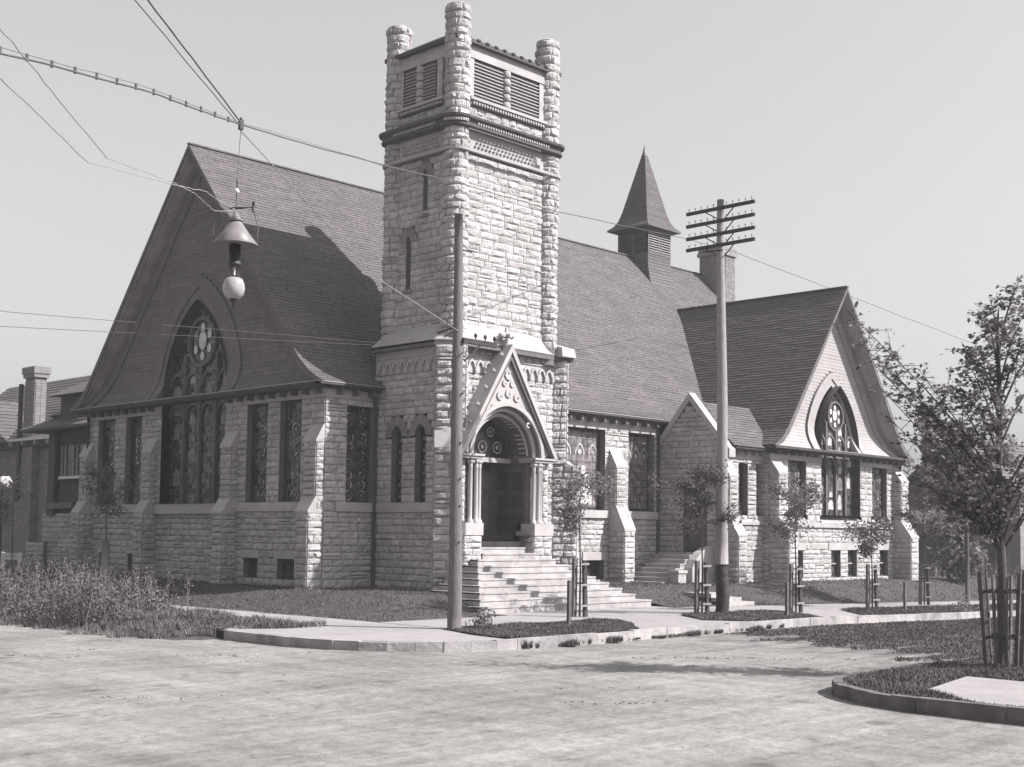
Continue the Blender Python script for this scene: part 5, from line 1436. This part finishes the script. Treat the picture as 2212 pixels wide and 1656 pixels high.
# ------------------------------------------------------------------ young trees, guards, stakes
def blob_pts(c, r, n, rz=1., gap=.35, seed=0):
    P_ = []; 
    while len(P_) < n:
        v = rg.normal(size=3); v /= np.linalg.norm(v); k = rg.uniform(.25, 1.05) ** .6
        q = v * k * r; q[2] *= rz
        if mn.noise(Vector((q[0] * 2.2 + seed, q[1] * 2.2, q[2] * 2.2))) + rg.normal() * .08 < -gap * .5 * k: continue
        P_.append(np.array(c) + q)
    return np.array(P_)
def branchy(mb, a, d, L, r, depth, tips, rr):
    """recursive branch; tips collects leaf positions"""
    P_ = [Vector(a)]; d = Vector(d).normalized(); n = 4
    for k in range(n):
        d = (d + Vector((rr.gauss(0, .13), rr.gauss(0, .13), rr.gauss(.03, .09)))).normalized(); P_.append(P_[-1] + d * L / n)
        if depth > 0 and k >= 1:
            for _ in range(2):
                if rr.random() < .75:
                    dd = (d + Vector((rr.gauss(0, .75), rr.gauss(0, .75), rr.gauss(0, .45)))).normalized()
                    branchy(mb, P_[-1], dd, L * rr.uniform(.42, .62), r * .55, depth - 1, tips, rr)
        if depth <= 1: tips.append((P_[-1], d))
    mb.tube([tuple(p) for p in P_], [r * (1 - .7 * k / n) for k in range(n + 1)], 5 if r < .03 else 7, caps=False)
def young_tree(x, y, h, cz, cr, nleaf, label, seed, lean=(0, 0), gz=None, group='young street trees', m='leaf', ls=.085, trunk_r=.028, rzz=1.1):
    rr = random.Random(seed); gz = gbase(x) if gz is None else gz
    t = tag(empty('young_tree', (x, y, gz)), label, 'tree', group)
    mb = MB(); top = Vector((lean[0], lean[1], h - .3)); P_ = [(0, 0, -.1), (lean[0] * .2 + .02, 0, h * .3), (lean[0] * .5 - .02, lean[1] * .5, h * .6), tuple(top)]
    mb.tube(P_, [trunk_r, trunk_r * .85, trunk_r * .6, .008], 7)
    tips = []
    for k in range(11):
        z = cz - cr * .8 + 1.6 * cr * k / 11; f = z / h
        if z > h - .2: break
        a = rr.uniform(0, 6.28); 
        branchy(mb, (lean[0] * f, lean[1] * f, z), (math.cos(a), math.sin(a), .55), cr * rr.uniform(.75, 1.15) * (1 - abs(z - cz) / (cr * 1.7)), trunk_r * .35, 1, tips, rr)
    mb.build('trunk', 'bark', t)
    C_ = []
    for _ in range(nleaf):
        p, d = tips[rr.randrange(len(tips))]; C_.append((p.x + rr.gauss(0, .11), p.y + rr.gauss(0, .11), p.z + rr.gauss(0, .08) * rzz))
    leaf_mesh('crown', np.array(C_), ls, m, t)
    return t
young_tree(-.62, -5.62, 3.9, 2.75, .85, 2300, 'young tree with a dense crown in front of the portal steps', 3)
young_tree(2.98, -6.85, 4.1, 3.0, 1.1, 4200, 'young leafy tree just left of the tall crossarm pole', 11)
young_tree(6.68, -7.46, 3.9, 2.75, .95, 2600, 'young tree right of the crossarm pole beside a thin stake', 12)
young_tree(12.54, -6.64, 3.2, 2.2, .7, 2600, 'thin sparse young tree before the paired basement windows', 13)
young_tree(17.9, -5.74, 4.6, 3.1, 1.0, 2600, 'young tree beyond the far right church buttress', 14)
young_tree(-4.95, 10.9, 4.0, 3.0, .9, 2000, 'young tree in white trunk wrap before the shaded left facade', 15, gz=.2)
young_tree(-3.9, 19.9, 4.0, 2.9, 1.0, 2000, 'young tree at the far left edge by the white fence', 16, gz=.1)
young_tree(18.62, -7.03, 6.4, 4.5, 2.0, 6500, 'taller slender tree with bare lower trunk on the far verge', 17, trunk_r=.09, ls=.12)
wr = MB().tube([(-4.95, 10.9, .1), (-4.95, 10.9, 1.75)], [.16, .12], 9); tag(wr.build('trunk_wrap', 'concrete'), 'pale post-like wrapping round the trunk before the left facade', 'tree wrap')
def guard(x, y, label, h=1.42, ties=3):
    gz = gbase(x); g_ = tag(empty('tree_guard', (x, y, gz)), label, 'tree guard', 'wooden guards round the young trees')
    right = Vector((math.sin(yaw), -math.cos(yaw), 0))
    for sg, m, w in ((-1, 'stake', .13), (1, 'tar', .12)):
        a = right * (.15 * sg); b_ = right * (.12 * sg - .01)
        MB().bar((a.x, a.y, -.1), (b_.x, b_.y, h + (.05 if sg < 0 else 0)), w, w * .6, up=(0, 1, 0)).build('post', m, g_)
    for k in range(ties):
        z = h * (.93 - .36 * k); a = right * .02 + Vector((-.05, -.05, 0)); b_ = right * .24 + Vector((-.05, -.05, 0))
        MB().bar((a.x, a.y, z), (b_.x, b_.y, z + .01), .05, .05).build('tie', 'white', g_)
    MB().bar((-right.x * .15, -right.y * .15 + .12, h * .6), (right.x * .15, right.y * .15 + .12, h * .6), .05, .04).build('back_slat', 'stake', g_)
guard(-.62, -5.62, 'wooden tree guard in front of the portal steps', 1.48)
guard(2.98, -6.85, 'wooden tree guard close beside the tall crossarm pole')
guard(6.68, -7.46, 'wooden tree guard right of the crossarm pole by the walk', 1.36)
guard(12.54, -6.64, 'wooden tree guard before the paired basement windows', 1.4)
guard(17.9, -5.74, 'farthest wooden tree guard beyond the church corner', 1.45)
def stake(x, y, h, label):
    tag(MB().bar((x, y, gbase(x) - .1), (x + .01, y, gbase(x) + h), .09, .07, up=(0, 1, 0)).build('stake', 'stake'), label, 'stake', 'thin stakes along the verge')
stake(-3.36, -7.73, 1.08, 'squared stake on the verge nearest the portal steps'); stake(3.86, -8.97, .95, 'thin stake on the verge right of the crossarm pole')
stake(12.06, -8.05, .92, 'thin stake on the far verge near the last windows')
# big near tree
rr = random.Random(4); BX, BY = -4.71, -18.65
bt = tag(empty('street_tree', (BX, BY, gbase(BX))), 'large leafy tree at the right edge inside a tall slatted guard', 'tree')
left = Vector((-math.sin(yaw), math.cos(yaw), 0)); fwd = Vector((math.cos(yaw), math.sin(yaw), 0))
mb = MB(); mb.tube([(0, 0, -.2), (.02, 0, 1.5), (-.03, .03, 2.8), (.0, .0, 4.2), (-.05, 0, 5.6), (0, 0, 6.0)], [.10, .075, .06, .045, .03, .01], 9)
C_ = []
targets = [(2.55, 0, 5.95), (2.3, .5, 5.55), (2.35, -.3, 5.2), (1.9, .3, 5.15), (2.0, 0, 4.65), (1.5, -.5, 4.9), (1.75, .6, 4.25), (1.3, .2, 4.45), (1.0, -.4, 4.7), (1.5, -.2, 3.75), (1.1, .7, 3.6), (1.75, .3, 3.4), (.9, -.6, 3.3), (1.3, .1, 3.05), (.6, .5, 3.2), (.6, -.3, 4.1), (.5, .6, 4.8),
           (.25, 0, 6.0), (.5, .4, 5.5), (.2, -.5, 5.7), (.6, -.2, 5.1), (.0, .4, 6.25), (-.4, 0, 6.6), (-.7, .5, 6.2), (-1.0, -.3, 6.0), (-.4, -.7, 5.7), (-1.2, .2, 5.6), (-1.6, 0, 5.0), (-1.2, -.6, 4.4), (-1.8, .5, 4.2), (-.8, .8, 3.8), (-.5, -.5, 3.4), (-1.4, 0, 3.4), (.2, .8, 5.4), (.3, -.6, 4.6), (-.2, .2, 2.95), (.45, .1, 2.8), (.9, .1, 2.7)]
for (l, f_, z) in targets:
    end = left * l + fwd * f_ + Vector((0, 0, z)); st = Vector((0, 0, max(1.9, z - abs(l) * .75 - 1.0)))
    mid = st.lerp(end, .5) + Vector((0, 0, .18))
    mb.tube([tuple(st), tuple(st.lerp(mid, .5) + Vector((0, 0, .08))), tuple(mid), tuple(end)], [.022, .017, .011, .005], 5, caps=False)
    dist_ = (end - st).length
    for k in range(int(14 + dist_ * 9)):
        t = rr.uniform(.22, 1.0); p = (mid.lerp(end, (t - .5) * 2) if t > .5 else st.lerp(mid, t * 2))
        d = Vector((rr.gauss(0, 1), rr.gauss(0, 1), rr.gauss(.1, .35))).normalized(); L = rr.uniform(.15, .5) * (1.15 - .3 * t)
        e_ = p + d * L; mb.tube([tuple(p), tuple(e_)], [.007, .003], 3, caps=False)
        for _ in range(int(L * (15 if l > 1.0 and z > 4.4 else 10 if l > 1.0 else 22))):
            s = rr.uniform(.2, 1.05); q = p + d * L * s; C_.append((q.x + rr.gauss(0, .035), q.y + rr.gauss(0, .035), q.z + rr.gauss(0, .03)))
mb.build('trunk', 'bark', bt); leaf_mesh('crown', np.array(C_), .095, 'leaf', bt, flat=.5)
gd = tag(empty('tree_guard', (BX, BY, gbase(BX))), 'tall flared slatted guard round the large right-hand tree', 'tree guard')
for k in range(10):
    a = 2 * math.pi * k / 10; w = rr.uniform(.06, .085); h = rr.uniform(1.5, 1.68)
    MB().bar((.26 * math.cos(a), .26 * math.sin(a), -.05), (.36 * math.cos(a), .36 * math.sin(a), h), w, .03, up=(-math.sin(a), math.cos(a), 0)).build('slat', 'stake', gd)
for z, r_ in ((.5, .30), (1.25, .345)):
    rb = MB(); N = 16; ring = lambda q, zz: [(q * math.cos(2 * math.pi * k / N), q * math.sin(2 * math.pi * k / N), zz) for k in range(N + 1)]
    rb.strip(ring(r_, z), ring(r_, z + .05)); rb.strip(ring(r_ - .01, z), ring(r_ - .01, z + .05)); rb.build('hoop', 'iron', gd)

# ------------------------------------------------------------------ hanging arc lamp and wires
LX, LY = -14.83, -11.2
lamp = tag(empty('arc_lamp', (LX, LY, 5.6)), 'hanging arc lamp with wide metal cone shade and opal globe', 'street lamp')
def lp(mb, name, m): return addp(lamp, mb, name, m)
lp(MB().lathe((LX, LY, 6.80), [(.0, .17), (.02, .16), (.06, .07), (.11, .0), (.10, -.005), (0, .12)], 20), 'top_cap', 'zinc')
lp(MB().lathe((LX, LY, 6.43), [(.05, .41), (.08, .37), (.20, .19), (.35, .0), (.345, -.01), (.19, .16), (.07, .34)], 32), 'shade', 'zinc')
lp(MB().lathe((LX, LY, 6.12), [(.0, .33), (.085, .32), (.085, .04), (.10, .03), (.10, .0), (.06, -.02), (.0, -.03)], 16), 'mechanism_housing', 'iron')
lp(MB().lathe((LX, LY, 5.60), [(.03, .0), (.09, .01), (.145, .07), (.165, .15), (.155, .24), (.125, .31), (.10, .325), (.09, .32), (.05, .02)], 24), 'globe', 'globe')
for a in (0, 1.57, 3.14, 4.71): lp(MB().tube([(LX + .085 * math.cos(a), LY + .085 * math.sin(a), 6.12), (LX + .085 * math.cos(a), LY + .085 * math.sin(a), 5.92)], .006, 5), 'hanger_rod', 'iron')
lp(MB().tube([(LX, LY, 6.1), (LX, LY, 5.97)], .012, 6), 'carbon_rod', 'white')
lp(MB().lathe((LX, LY, 5.50), [(0, -.05), (.012, -.04), (.012, .03), (.05, .07), (.06, .1), (0, .11)], 10), 'finial', 'iron')
hb = Vector((math.sin(yaw), -math.cos(yaw), 0))
a = Vector((LX, LY, 7.0)); lp(MB().bar(a - hb * .1, a + hb * .26, .025, .03), 'hanger_bar', 'iron')
lp(MB().tube([tuple(a + hb * .26 - Vector((0, 0, .05))), tuple(a + hb * .26 + Vector((0, 0, .1)))], .02, 6), 'end_insulator', 'iron')
lp(MB().tube([(LX, LY, 6.95), (LX, LY, 7.45)], .008, 5), 'suspension_rod', 'iron'); lp(MB().lathe((LX, LY, 7.22), [(0, 0), (.035, .02), (.04, .05), (.02, .08), (0, .09)], 8), 'strain_insulator', 'white')
for sg in (-1, 1): lp(MB().tube([tuple(a + hb * .26 * sg - Vector((0, 0, .03))), tuple(a + hb * .34 * sg - Vector((0, 0, .3))), tuple(a + hb * .33 * sg - Vector((0, 0, .57)))], .006, 4), 'lead_wire', 'wire')
blk = tag(MB().box(-.03, .03, -.03, .03, -.07, .08).lathe((0, 0, .1), [(.02, -.03), (.03, .0), (0, .03)], 6).build('pulley_block', 'iron'), 'small dark pulley block where the span wires meet', 'pulley'); blk.location = (-14.8, -11.22, 8.29)
def wire(pts, r, label, m='wire', sag=0, n=14, wob=0):
    P_ = []; pts = [Vector(p) for p in pts]
    for a, b in zip(pts[:-1], pts[1:]):
        for k in range(n): t = k / n; p = a.lerp(b, t); p.z -= 4 * sag * t * (1 - t); P_.append(p + Vector((rnd.gauss(0, wob), rnd.gauss(0, wob), rnd.gauss(0, wob))))
    P_.append(pts[-1]); return tag(MB().tube([tuple(p) for p in P_], r, 5).build('wire', m), label, 'wire')
main = [(-23.2, -17.25, 5.9), (-20.2, -15.1, 6.92), (-17.5, -13.16, 7.68), (-14.8, -11.22, 8.29), (-8.65, -7.06, 9.81), (-5.42, -5.89, 10.32), (.68, -3.51, 11.17), (12.55, .99, 13.16), (18.57, 2.9, 13.92), (42.37, 3.45, 12.79)]
wire(main, .012, 'thick span cable passing across the tower and behind the cupola', n=8, wob=.006)
wire([(x, y, z + .03 + .02 * math.sin(i)) for i, (x, y, z) in enumerate(main)][:6], .004, 'thin companion wire just above the thick span cable', n=8, wob=.004)
cl = tag(empty('cable_clips', (-20.2, -15.1, 6.9)), 'small dark clips strung along the upper left span cable', 'cable clips')
for k in range(14):
    t = k / 13; i = 0; a, b = (Vector(main[1]), Vector(main[2])) if t < .5 else (Vector(main[2]), Vector(main[3])); p = a.lerp(b, (t * 2) % 1.0001)
    o = MB().box(-.012, .012, -.012, .012, -.02, .06).build('clip', 'iron', cl); o.location = p - Vector((-20.2, -15.1, 6.9))
wire([(-14.8, -11.22, 8.33), (-17.47, -13.11, 8.88), (-21.5, -16.0, 9.5)], .013, 'upper rope rising from the pulley to the top left', wob=.003)
wire([(-14.83, -11.2, 8.3), (-17.55, -13.05, 8.80), (-21.6, -15.9, 9.35)], .007, 'thinner line beside the rope above the pulley', wob=.003)
wire([(-14.8, -11.22, 8.22), (-14.83, -11.2, 7.45)], .005, 'fine vertical line from pulley to lamp')
wire([(-14.8, -11.22, 8.2), (-8.93, -7.47, 7.26), (-6.1, -6.8, 6.62)], .009, 'guy wire slanting down from the pulley to the front pole', 'wire_light', wob=.002)
wire([(-20.98, -16.94, 6.0), (-18.95, -14.58, 6.16), (-16.52, -12.15, 6.86), (-16.2, -11.9, 6.93), (-15.6, -11.6, 7.03), (-15.2, -11.3, 7.02), (LX - .02, LY, 6.98)], .0055, 'lower feed wire reaching the lamp from the left', 'wire_light', wob=.004)
wire([(-22.6, -19.0, 6.25), (-20.92, -16.97, 6.35), (-18.32, -13.79, 6.5), (-16.55, -12.2, 6.88), (-16.0, -11.95, 6.86), (-15.4, -11.5, 6.8), (-15.0, -11.35, 6.9), tuple(a0 for a0 in (Vector((LX, LY, 7.0)) + hb * .25))], .0055, 'upper feed wire looping to the lamp from the left', 'wire_light', wob=.004)
wire([(-18.49, -11.48, 4.7), (-8.05, -6.26, 6.13), (PX, PY, 6.5)], .004, 'fine telephone wire across the left facade', 'wire')
wire([(-22.2, -13.4, 4.63), (-18.4, -11.48, 4.9), (-8.05, -6.2, 6.2), (PX, PY + .02, 6.58)], .004, 'second fine telephone wire just above the first', 'wire')

# ------------------------------------------------------------------ neighbouring houses
def house_box(root, x0, x1, y0, y1, z0, z1, m, name='wall'):
    return addp(root, MB().box(x0, x1, y0, y1, z0, z1), name, m)
def gable_roof(root, x0, x1, y0, y1, z0, z1, axis, m='roof2', e=.45, name='roof'):
    mb = MB(); 
    if axis == 'y':
        xm = (x0 + x1) / 2; hw = (x1 - x0) / 2 + e
        for sg in (-1, 1): roof_courses(mb, [(hw, z0 - .1), (0, z1)], y0 - e, y1 + e, (lambda sg: lambda u, o, z: (xm + sg * o, u, z))(sg), .3, .03, (1, 2))
        mb.face(((x0, y0, z0), (x1, y0, z0), (xm, y0, z1 - .1))); mb.face(((x0, y1, z0), (x1, y1, z0), (xm, y1, z1 - .1)))
    else:
        ym = (y0 + y1) / 2; hw = (y1 - y0) / 2 + e
        for sg in (-1, 1): roof_courses(mb, [(hw, z0 - .1), (0, z1)], x0 - e, x1 + e, (lambda sg: lambda u, o, z: (u, ym + sg * o, z))(sg), .3, .03, (1, 2))
        mb.face(((x0, y0, z0), (x0, y1, z0), (x0, ym, z1 - .1))); mb.face(((x1, y0, z0), (x1, y1, z0), (x1, ym, z1 - .1)))
    return addp(root, mb, name, m)
h1 = tag(empty('brick_house', (9, 40, 0)), 'plain brick house with tall wall chimney at the far left', 'house')
house_box(h1, 5, 14, 33.6, 50, -1, 6.75, 'mortar')
bw_ = MB(); z = -.9; k = 0
while z < 6.6:
    y = 33.6 - (k % 2) * .2
    while y < 48: bw_.box(4.97 - rnd.uniform(0, .01), 5.01, max(33.6, y), min(48, y + .39), z, z + .135); y += .41
    z += .15; k += 1
addp(h1, bw_, 'brickwork', 'brick', kind='stuff')
mb = MB(); roof_courses(mb, [(4.9, 6.75), (0, 10.7)], 33.0, 50, lambda u, o, z: (9.3 - o, u, z), .3, .03, (1, 2)); roof_courses(mb, [(4.9, 6.75), (0, 10.7)], 33, 50, lambda u, o, z: (9.3 + o, u, z), .3, .03, (1, 2)); addp(h1, mb, 'roof', 'roof')
addp(h1, MB().box(4.3, 4.55, 33.0, 50, 6.62, 6.75), 'gutter', 'white'); addp(h1, MB().box(4.55, 5.0, 33.1, 50, 6.3, 6.62), 'soffit', 'trim_dark')
for k in range(7): addp(h1, MB().box(4.35, 4.6, 34.5 + k * 1.4, 34.65 + k * 1.4, 6.4, 6.6), 'bracket', 'trim_light')
chm = addp(h1, MB().box(4.6, 5.2, 36.6, 37.7, -1, 9.9), 'chimney', 'mortar')
bb = MB(); z = -.9; k = 0
while z < 9.7:
    for y in [36.6 - (k % 2) * .2 + j * .41 for j in range(4)]:
        if min(37.7, y + .39) > max(36.6, y): bb.box(4.57, 4.61, max(36.6, y), min(37.7, y + .39), z, z + .135)
    for j in range(2): bb.box(4.62 + j * .29, 4.62 + j * .29 + .27, 36.57, 36.61, z, z + .135)
    z += .15; k += 1
bb.build('brickwork', 'brick', chm, 'stuff')
addp(h1, MB().box(4.5, 5.3, 36.5, 37.8, 9.9, 10.1).box(4.45, 5.35, 36.45, 37.85, 10.1, 10.45), 'chimney_cap', 'brick')
addp(h1, MB().tube([(4.45, 37.85, 9.6), (4.45, 37.85, 3.5)], .12, 7), 'flue_pipe', 'iron')
# low front roof of the brick house
mb = MB(); roof_courses(mb, [(2.6, 6.6), (0, 9.0)], 2.9, 6, lambda u, o, z: (u, 41.6 - o, z), .3, .03, (1, 2)); roof_courses(mb, [(2.6, 6.6), (0, 9.0)], 2.9, 6, lambda u, o, z: (u, 41.6 + o, z), .3, .03, (1, 2)); addp(h1, mb, 'front_gable_roof', 'roof')
# dark parsonage just behind the left end of the church
h2 = tag(empty('stone_parsonage', (4, 25, 0)), 'dark house with dormer and deep eaves just left of the church', 'house')
house_box(h2, 1.2, 9, 20, 27.3, -1, 6.4, 'housedark')
bs = MB(); STONES.clear(); stone_wall('h2', planar((1.1, 0, 0), (0, 1, 0), (-1, 0, 0)), lambda z: (22, 27.9), -.5, 2.8, back=bs, length=(.4, .8))
stone_wall('h2', planar((.9, 0, 0), (0, 1, 0), (-1, 0, 0)), lambda z: (27.3, 29.0), -.6, 1.5, back=bs, length=(.4, .8)); bs.box(.95, 3, 27.3, 29, -.6, 1.55)
sm = MB()
for owner, vs, area, nc, nr in STONES:
    i0 = len(sm.v); sm.v += vs
    for f in stone_faces(nc, nr): sm.f.append(tuple(i0 + i for i in f)); sm.sm.append(False)
addp(h2, sm, 'stonework', 'stone', kind='stuff'); addp(h2, bs, 'masonry_core', 'mortar')
addp(h2, MB().box(.2, 9, 19.5, 28.6, 6.38, 6.5), 'eave', 'trim_dark'); addp(h2, MB().hexa([(.2, 19.5, 6.5), (9, 19.5, 6.5), (9, 28.6, 6.5), (.2, 28.6, 6.5), (3, 22, 7.9), (6, 22, 7.9), (6, 26, 7.9), (3, 26, 7.9)]), 'roof', 'roof')
dmr = addp(h2, MB().box(.9, 3, 23.0, 26.2, 6.5, 7.95), 'dormer', 'housedark')
addp(h2, MB().hexa([(.5, 22.6, 7.9), (4, 22.6, 7.9), (4, 26.7, 7.9), (.5, 26.7, 7.9), (1.9, 23.8, 8.75), (4, 23.8, 8.75), (4, 25.2, 8.75), (1.9, 25.2, 8.75)]), 'dormer_roof', 'roof')
addp(h2, MB().box(.84, .9, 23.3, 24.6, 6.75, 6.85), 'sill', 'white')
addp(h2, MB().lathe((2.1, 27.2, 6.5), [(.9, 0), (.9, .6), (1.15, .62), (.6, 1.0), (0, 1.5)], 12, sm=False), 'turret_roof', 'trim')
w_ = addp(h2, MB().box(1.12, 1.2, 24.2, 26.3, 4.4, 5.75), 'window', 'glass')
for y in (24.2, 24.85, 25.2, 25.9, 26.25): MB().box(1.06, 1.12, y, y + .06, 4.4, 5.75).build('sash', 'trim_light', w_)
for o in w_.children: o.location = (0, 0, 0)
addp(h2, MB().box(1.0, 1.2, 24.1, 26.4, 4.28, 4.4), 'sill', 'white')
addp(h2, MB().box(.95, 1.2, 26.7, 27.3, 2.7, 6.4), 'corner_pier', 'trim_dark')
addp(h2, MB().box(.9, 1.2, 24.9, 27.3, 3.0, 3.25), 'ledge', 'trim')
# fence and lamp at the far left
fn = tag(empty('white_fence', (2, 34, 0)), 'low white board fence at the far left edge', 'fence')
for z in (.62, .8): addp(fn, MB().box(2, 2.05, 31.8, 40, z, z + .15), 'rail', 'white')
for y in (32, 33.9, 35.6, 37.2): addp(fn, MB().box(2.02, 2.15, y, y + .22, -.4, .98), 'post', 'white')
sl_ = tag(empty('street_lamp', (2, 33, 0)), 'white lamp head on a dark post before the brick house', 'street lamp')
addp(sl_, MB().tube([(1.3, 32.6, -.3), (1.3, 32.6, 4.0)], .07, 7), 'post', 'iron'); addp(sl_, MB().lathe((1.3, 32.3, 3.95), [(.12, 0), (.3, .1), (.34, .35), (.18, .6), (0, .62)], 10), 'lamp_head', 'white')
# houses at the right
h3 = tag(empty('far_house', (45, 5, -.8)), 'gabled house with tall chimney half hidden by trees at right', 'house')
house_box(h3, 42, 50, 1, 8, -1.2, 4.6, 'brick'); gable_roof(h3, 42, 50, 1, 8, 4.6, 7.8, 'x', 'roof2')
c3 = addp(h3, MB().box(41.4, 42.0, 5.7, 6.3, 3, 9.3), 'chimney', 'brick'); addp(h3, MB().box(41.3, 42.2, 5.5, 6.5, 9.0, 9.35), 'chimney_cap', 'trim_dark')
addp(h3, MB().hexa([(38.5, 2, 2.9), (42, 2, 2.9), (42, 8, 2.9), (38.5, 8, 2.9), (41, 3, 4.3), (42, 3, 4.3), (42, 7, 4.3), (41, 7, 4.3)]), 'porch_roof', 'roof')
for y in (2.3, 4.2, 6.0, 7.7): addp(h3, MB().box(38.7, 38.9, y, y + .2, -.9, 2.9), 'porch_post', 'trim')
for y in (2.2, 4.2): 
    w_ = addp(h3, MB().box(41.94, 42, y, y + 1, 3.1 - 2.2, 4.3 - 2), 'window', 'glass')
h4 = tag(empty('far_house', (60, -2, -.8)), 'low roofed house behind the large right-hand tree', 'house')
house_box(h4, 58, 66, -8, 0, -1.2, 3.6, 'trim'); gable_roof(h4, 58, 66, -8, 0, 3.6, 6.2, 'y', 'roof'); addp(h4, MB().box(57.94, 58, -6.4, -5.4, .8, 2.2), 'window', 'glass'); addp(h4, MB().box(57.94, 58, -3.4, -2.4, .8, 2.2), 'window', 'glass')
# background trees
def far_tree(x, y, h, r, label, seed, n=1900, ls=.30, m='leaf2'):
    z0 = gbase(x) - .2; t = tag(empty('background_tree', (x, y, z0)), label, 'tree', 'trees behind the houses'); rr = random.Random(seed); mb = MB()
    mb.tube([(0, 0, 0), (.1, 0, h * .35), (0, .1, h * .7)], [.22, .16, .06], 7)
    cl = []
    for k in range(16):
        a = rr.uniform(0, 6.28); rad = r * rr.uniform(.1, .8); z = h * rr.uniform(.35, .9); sc2 = math.sqrt(max(.1, 1 - ((z / h - .6) / .45) ** 2)); p = (rad * math.cos(a) * sc2, rad * math.sin(a) * sc2, z)
        cl.append((p, r * rr.uniform(.28, .5))); mb.tube([(0, 0, z * .55), (p[0] * .5, p[1] * .5, z * .85), p], [.08, .05, .02], 5, caps=False)
    mb.build('trunk', 'bark', t)
    C_ = np.concatenate([blob_pts(p, q, n // 16, .8, .5, seed + i) for i, (p, q) in enumerate(cl)])
    leaf_mesh('crown', C_, ls, m, t)
for i, a in enumerate([(30, -1.5, 4.2, 2.0, 'low bushy tree just past the church end'), (36, 9.5, 5.0, 2.0, 'rounded tree beside the chimneyed house'), (38, -5, 4.6, 2.2, 'broad tree in front of the far porch'), (46, -4, 7.5, 3.2, 'tall tree between the two far houses'),
                       (36, -9, 5.5, 2.4, 'dark tree beside the far street edge'), (50, -10, 8.0, 3.6, 'large tree near the low roofed house'), (70, 6, 10, 4.5, 'distant tree rising over the far roofs'), (44, -16, 7, 3.2, 'tree across the far side street'), (62, -20, 10, 4.6, 'distant dense tree at the end of the street'), (30, -20.5, 6.5, 2.6, 'street tree on the opposite sidewalk'), (26, 1.5, 3.2, 0.01, '')]):
    if a[3] > .1: far_tree(*a, seed=20 + i)

cm_ = MB()
def clump(cx, cy, n, sx, sy):
    for _ in range(n):
        u, v = rnd.gauss(0, sx), rnd.gauss(0, sy); x = cx + .7 * u + .7 * v; y = cy - .7 * u + .7 * v; r = rnd.uniform(.02, .05); z = road_h(x, y); t0 = rnd.uniform(0, 6)
        ring = [(x + r * rnd.uniform(.6, 1.5) * math.cos(t0 + t), y + r * rnd.uniform(.6, 1.5) * math.sin(t0 + t), z - .008) for t in (0, 1.05, 2.1, 3.15, 4.2, 5.25)]
        top = (x, y, z + r * rnd.uniform(.15, .4))
        for i in range(6): cm_.face((ring[i], ring[(i + 1) % 6], top))
for (cx, cy), n, w in zip([(-12.15, -7.03), (-9.16, -7.89), (-16.37, -11.58), (-10.6, -15.01), (-11.81, -16.38), (-5.43, -13.5), (-5.95, -15.26), (-13.29, -10.4), (-14.57, -5.23), (-13.41, -4.37)],
                      (34, 22, 14, 22, 26, 60, 60, 8, 10, 10), (.6, .4, .4, .35, .45, 1.2, 1.3, .3, .4, .4)): clump(cx, cy, n, w, .1)
for k in range(150):
    x = rnd.uniform(-20, -2) if k % 3 else rnd.uniform(-16, -9); y = rnd.uniform(-20, 2) if k % 3 else rnd.gauss(-9, 3)
    if x > -10.6 and y > -10: continue
    if x > -9.9 and y < -17: continue
    r = rnd.choice((.012, .016, .02, .035)) * rnd.uniform(.7, 1.4); z = road_h(x, y); a = rnd.uniform(0, 3.1)
    el = rnd.uniform(1, 2.6); n_ = 5
    top = (x + rnd.uniform(-.3, .3) * r, y, z + r * .18); ring = [(x + el * r * math.cos(a) * math.cos(t) - r * math.sin(a) * math.sin(t), y + el * r * math.sin(a) * math.cos(t) + r * math.cos(a) * math.sin(t), z - .01) for t in (0, 1.25, 2.5, 3.77, 5.0)]
    for i in range(5): cm_.face((ring[i], ring[(i + 1) % 5], top))
tag(cm_.build('road_clods', 'soil'), 'scattered clods and droppings on the pale dirt crossing', 'clods', kind='stuff')

# thin haze volume, added to lift the dark tones and fade the far houses
hz = MB().box(-60, 130, -60, 110, -3.2, 21.5)
hm = bpy.data.materials.new('haze'); hm.use_nodes = True; hn = hm.node_tree; hn.nodes.clear()
ho = hn.nodes.new('ShaderNodeOutputMaterial'); hv = hn.nodes.new('ShaderNodeVolumePrincipled')
hv.inputs['Color'].default_value = (.95, .95, .95, 1); hv.inputs['Density'].default_value = .0008; hv.inputs['Anisotropy'].default_value = .2
hn.links.new(hv.outputs[0], ho.inputs['Volume'])
tag(hz.build('haze', hm), kind='stuff')
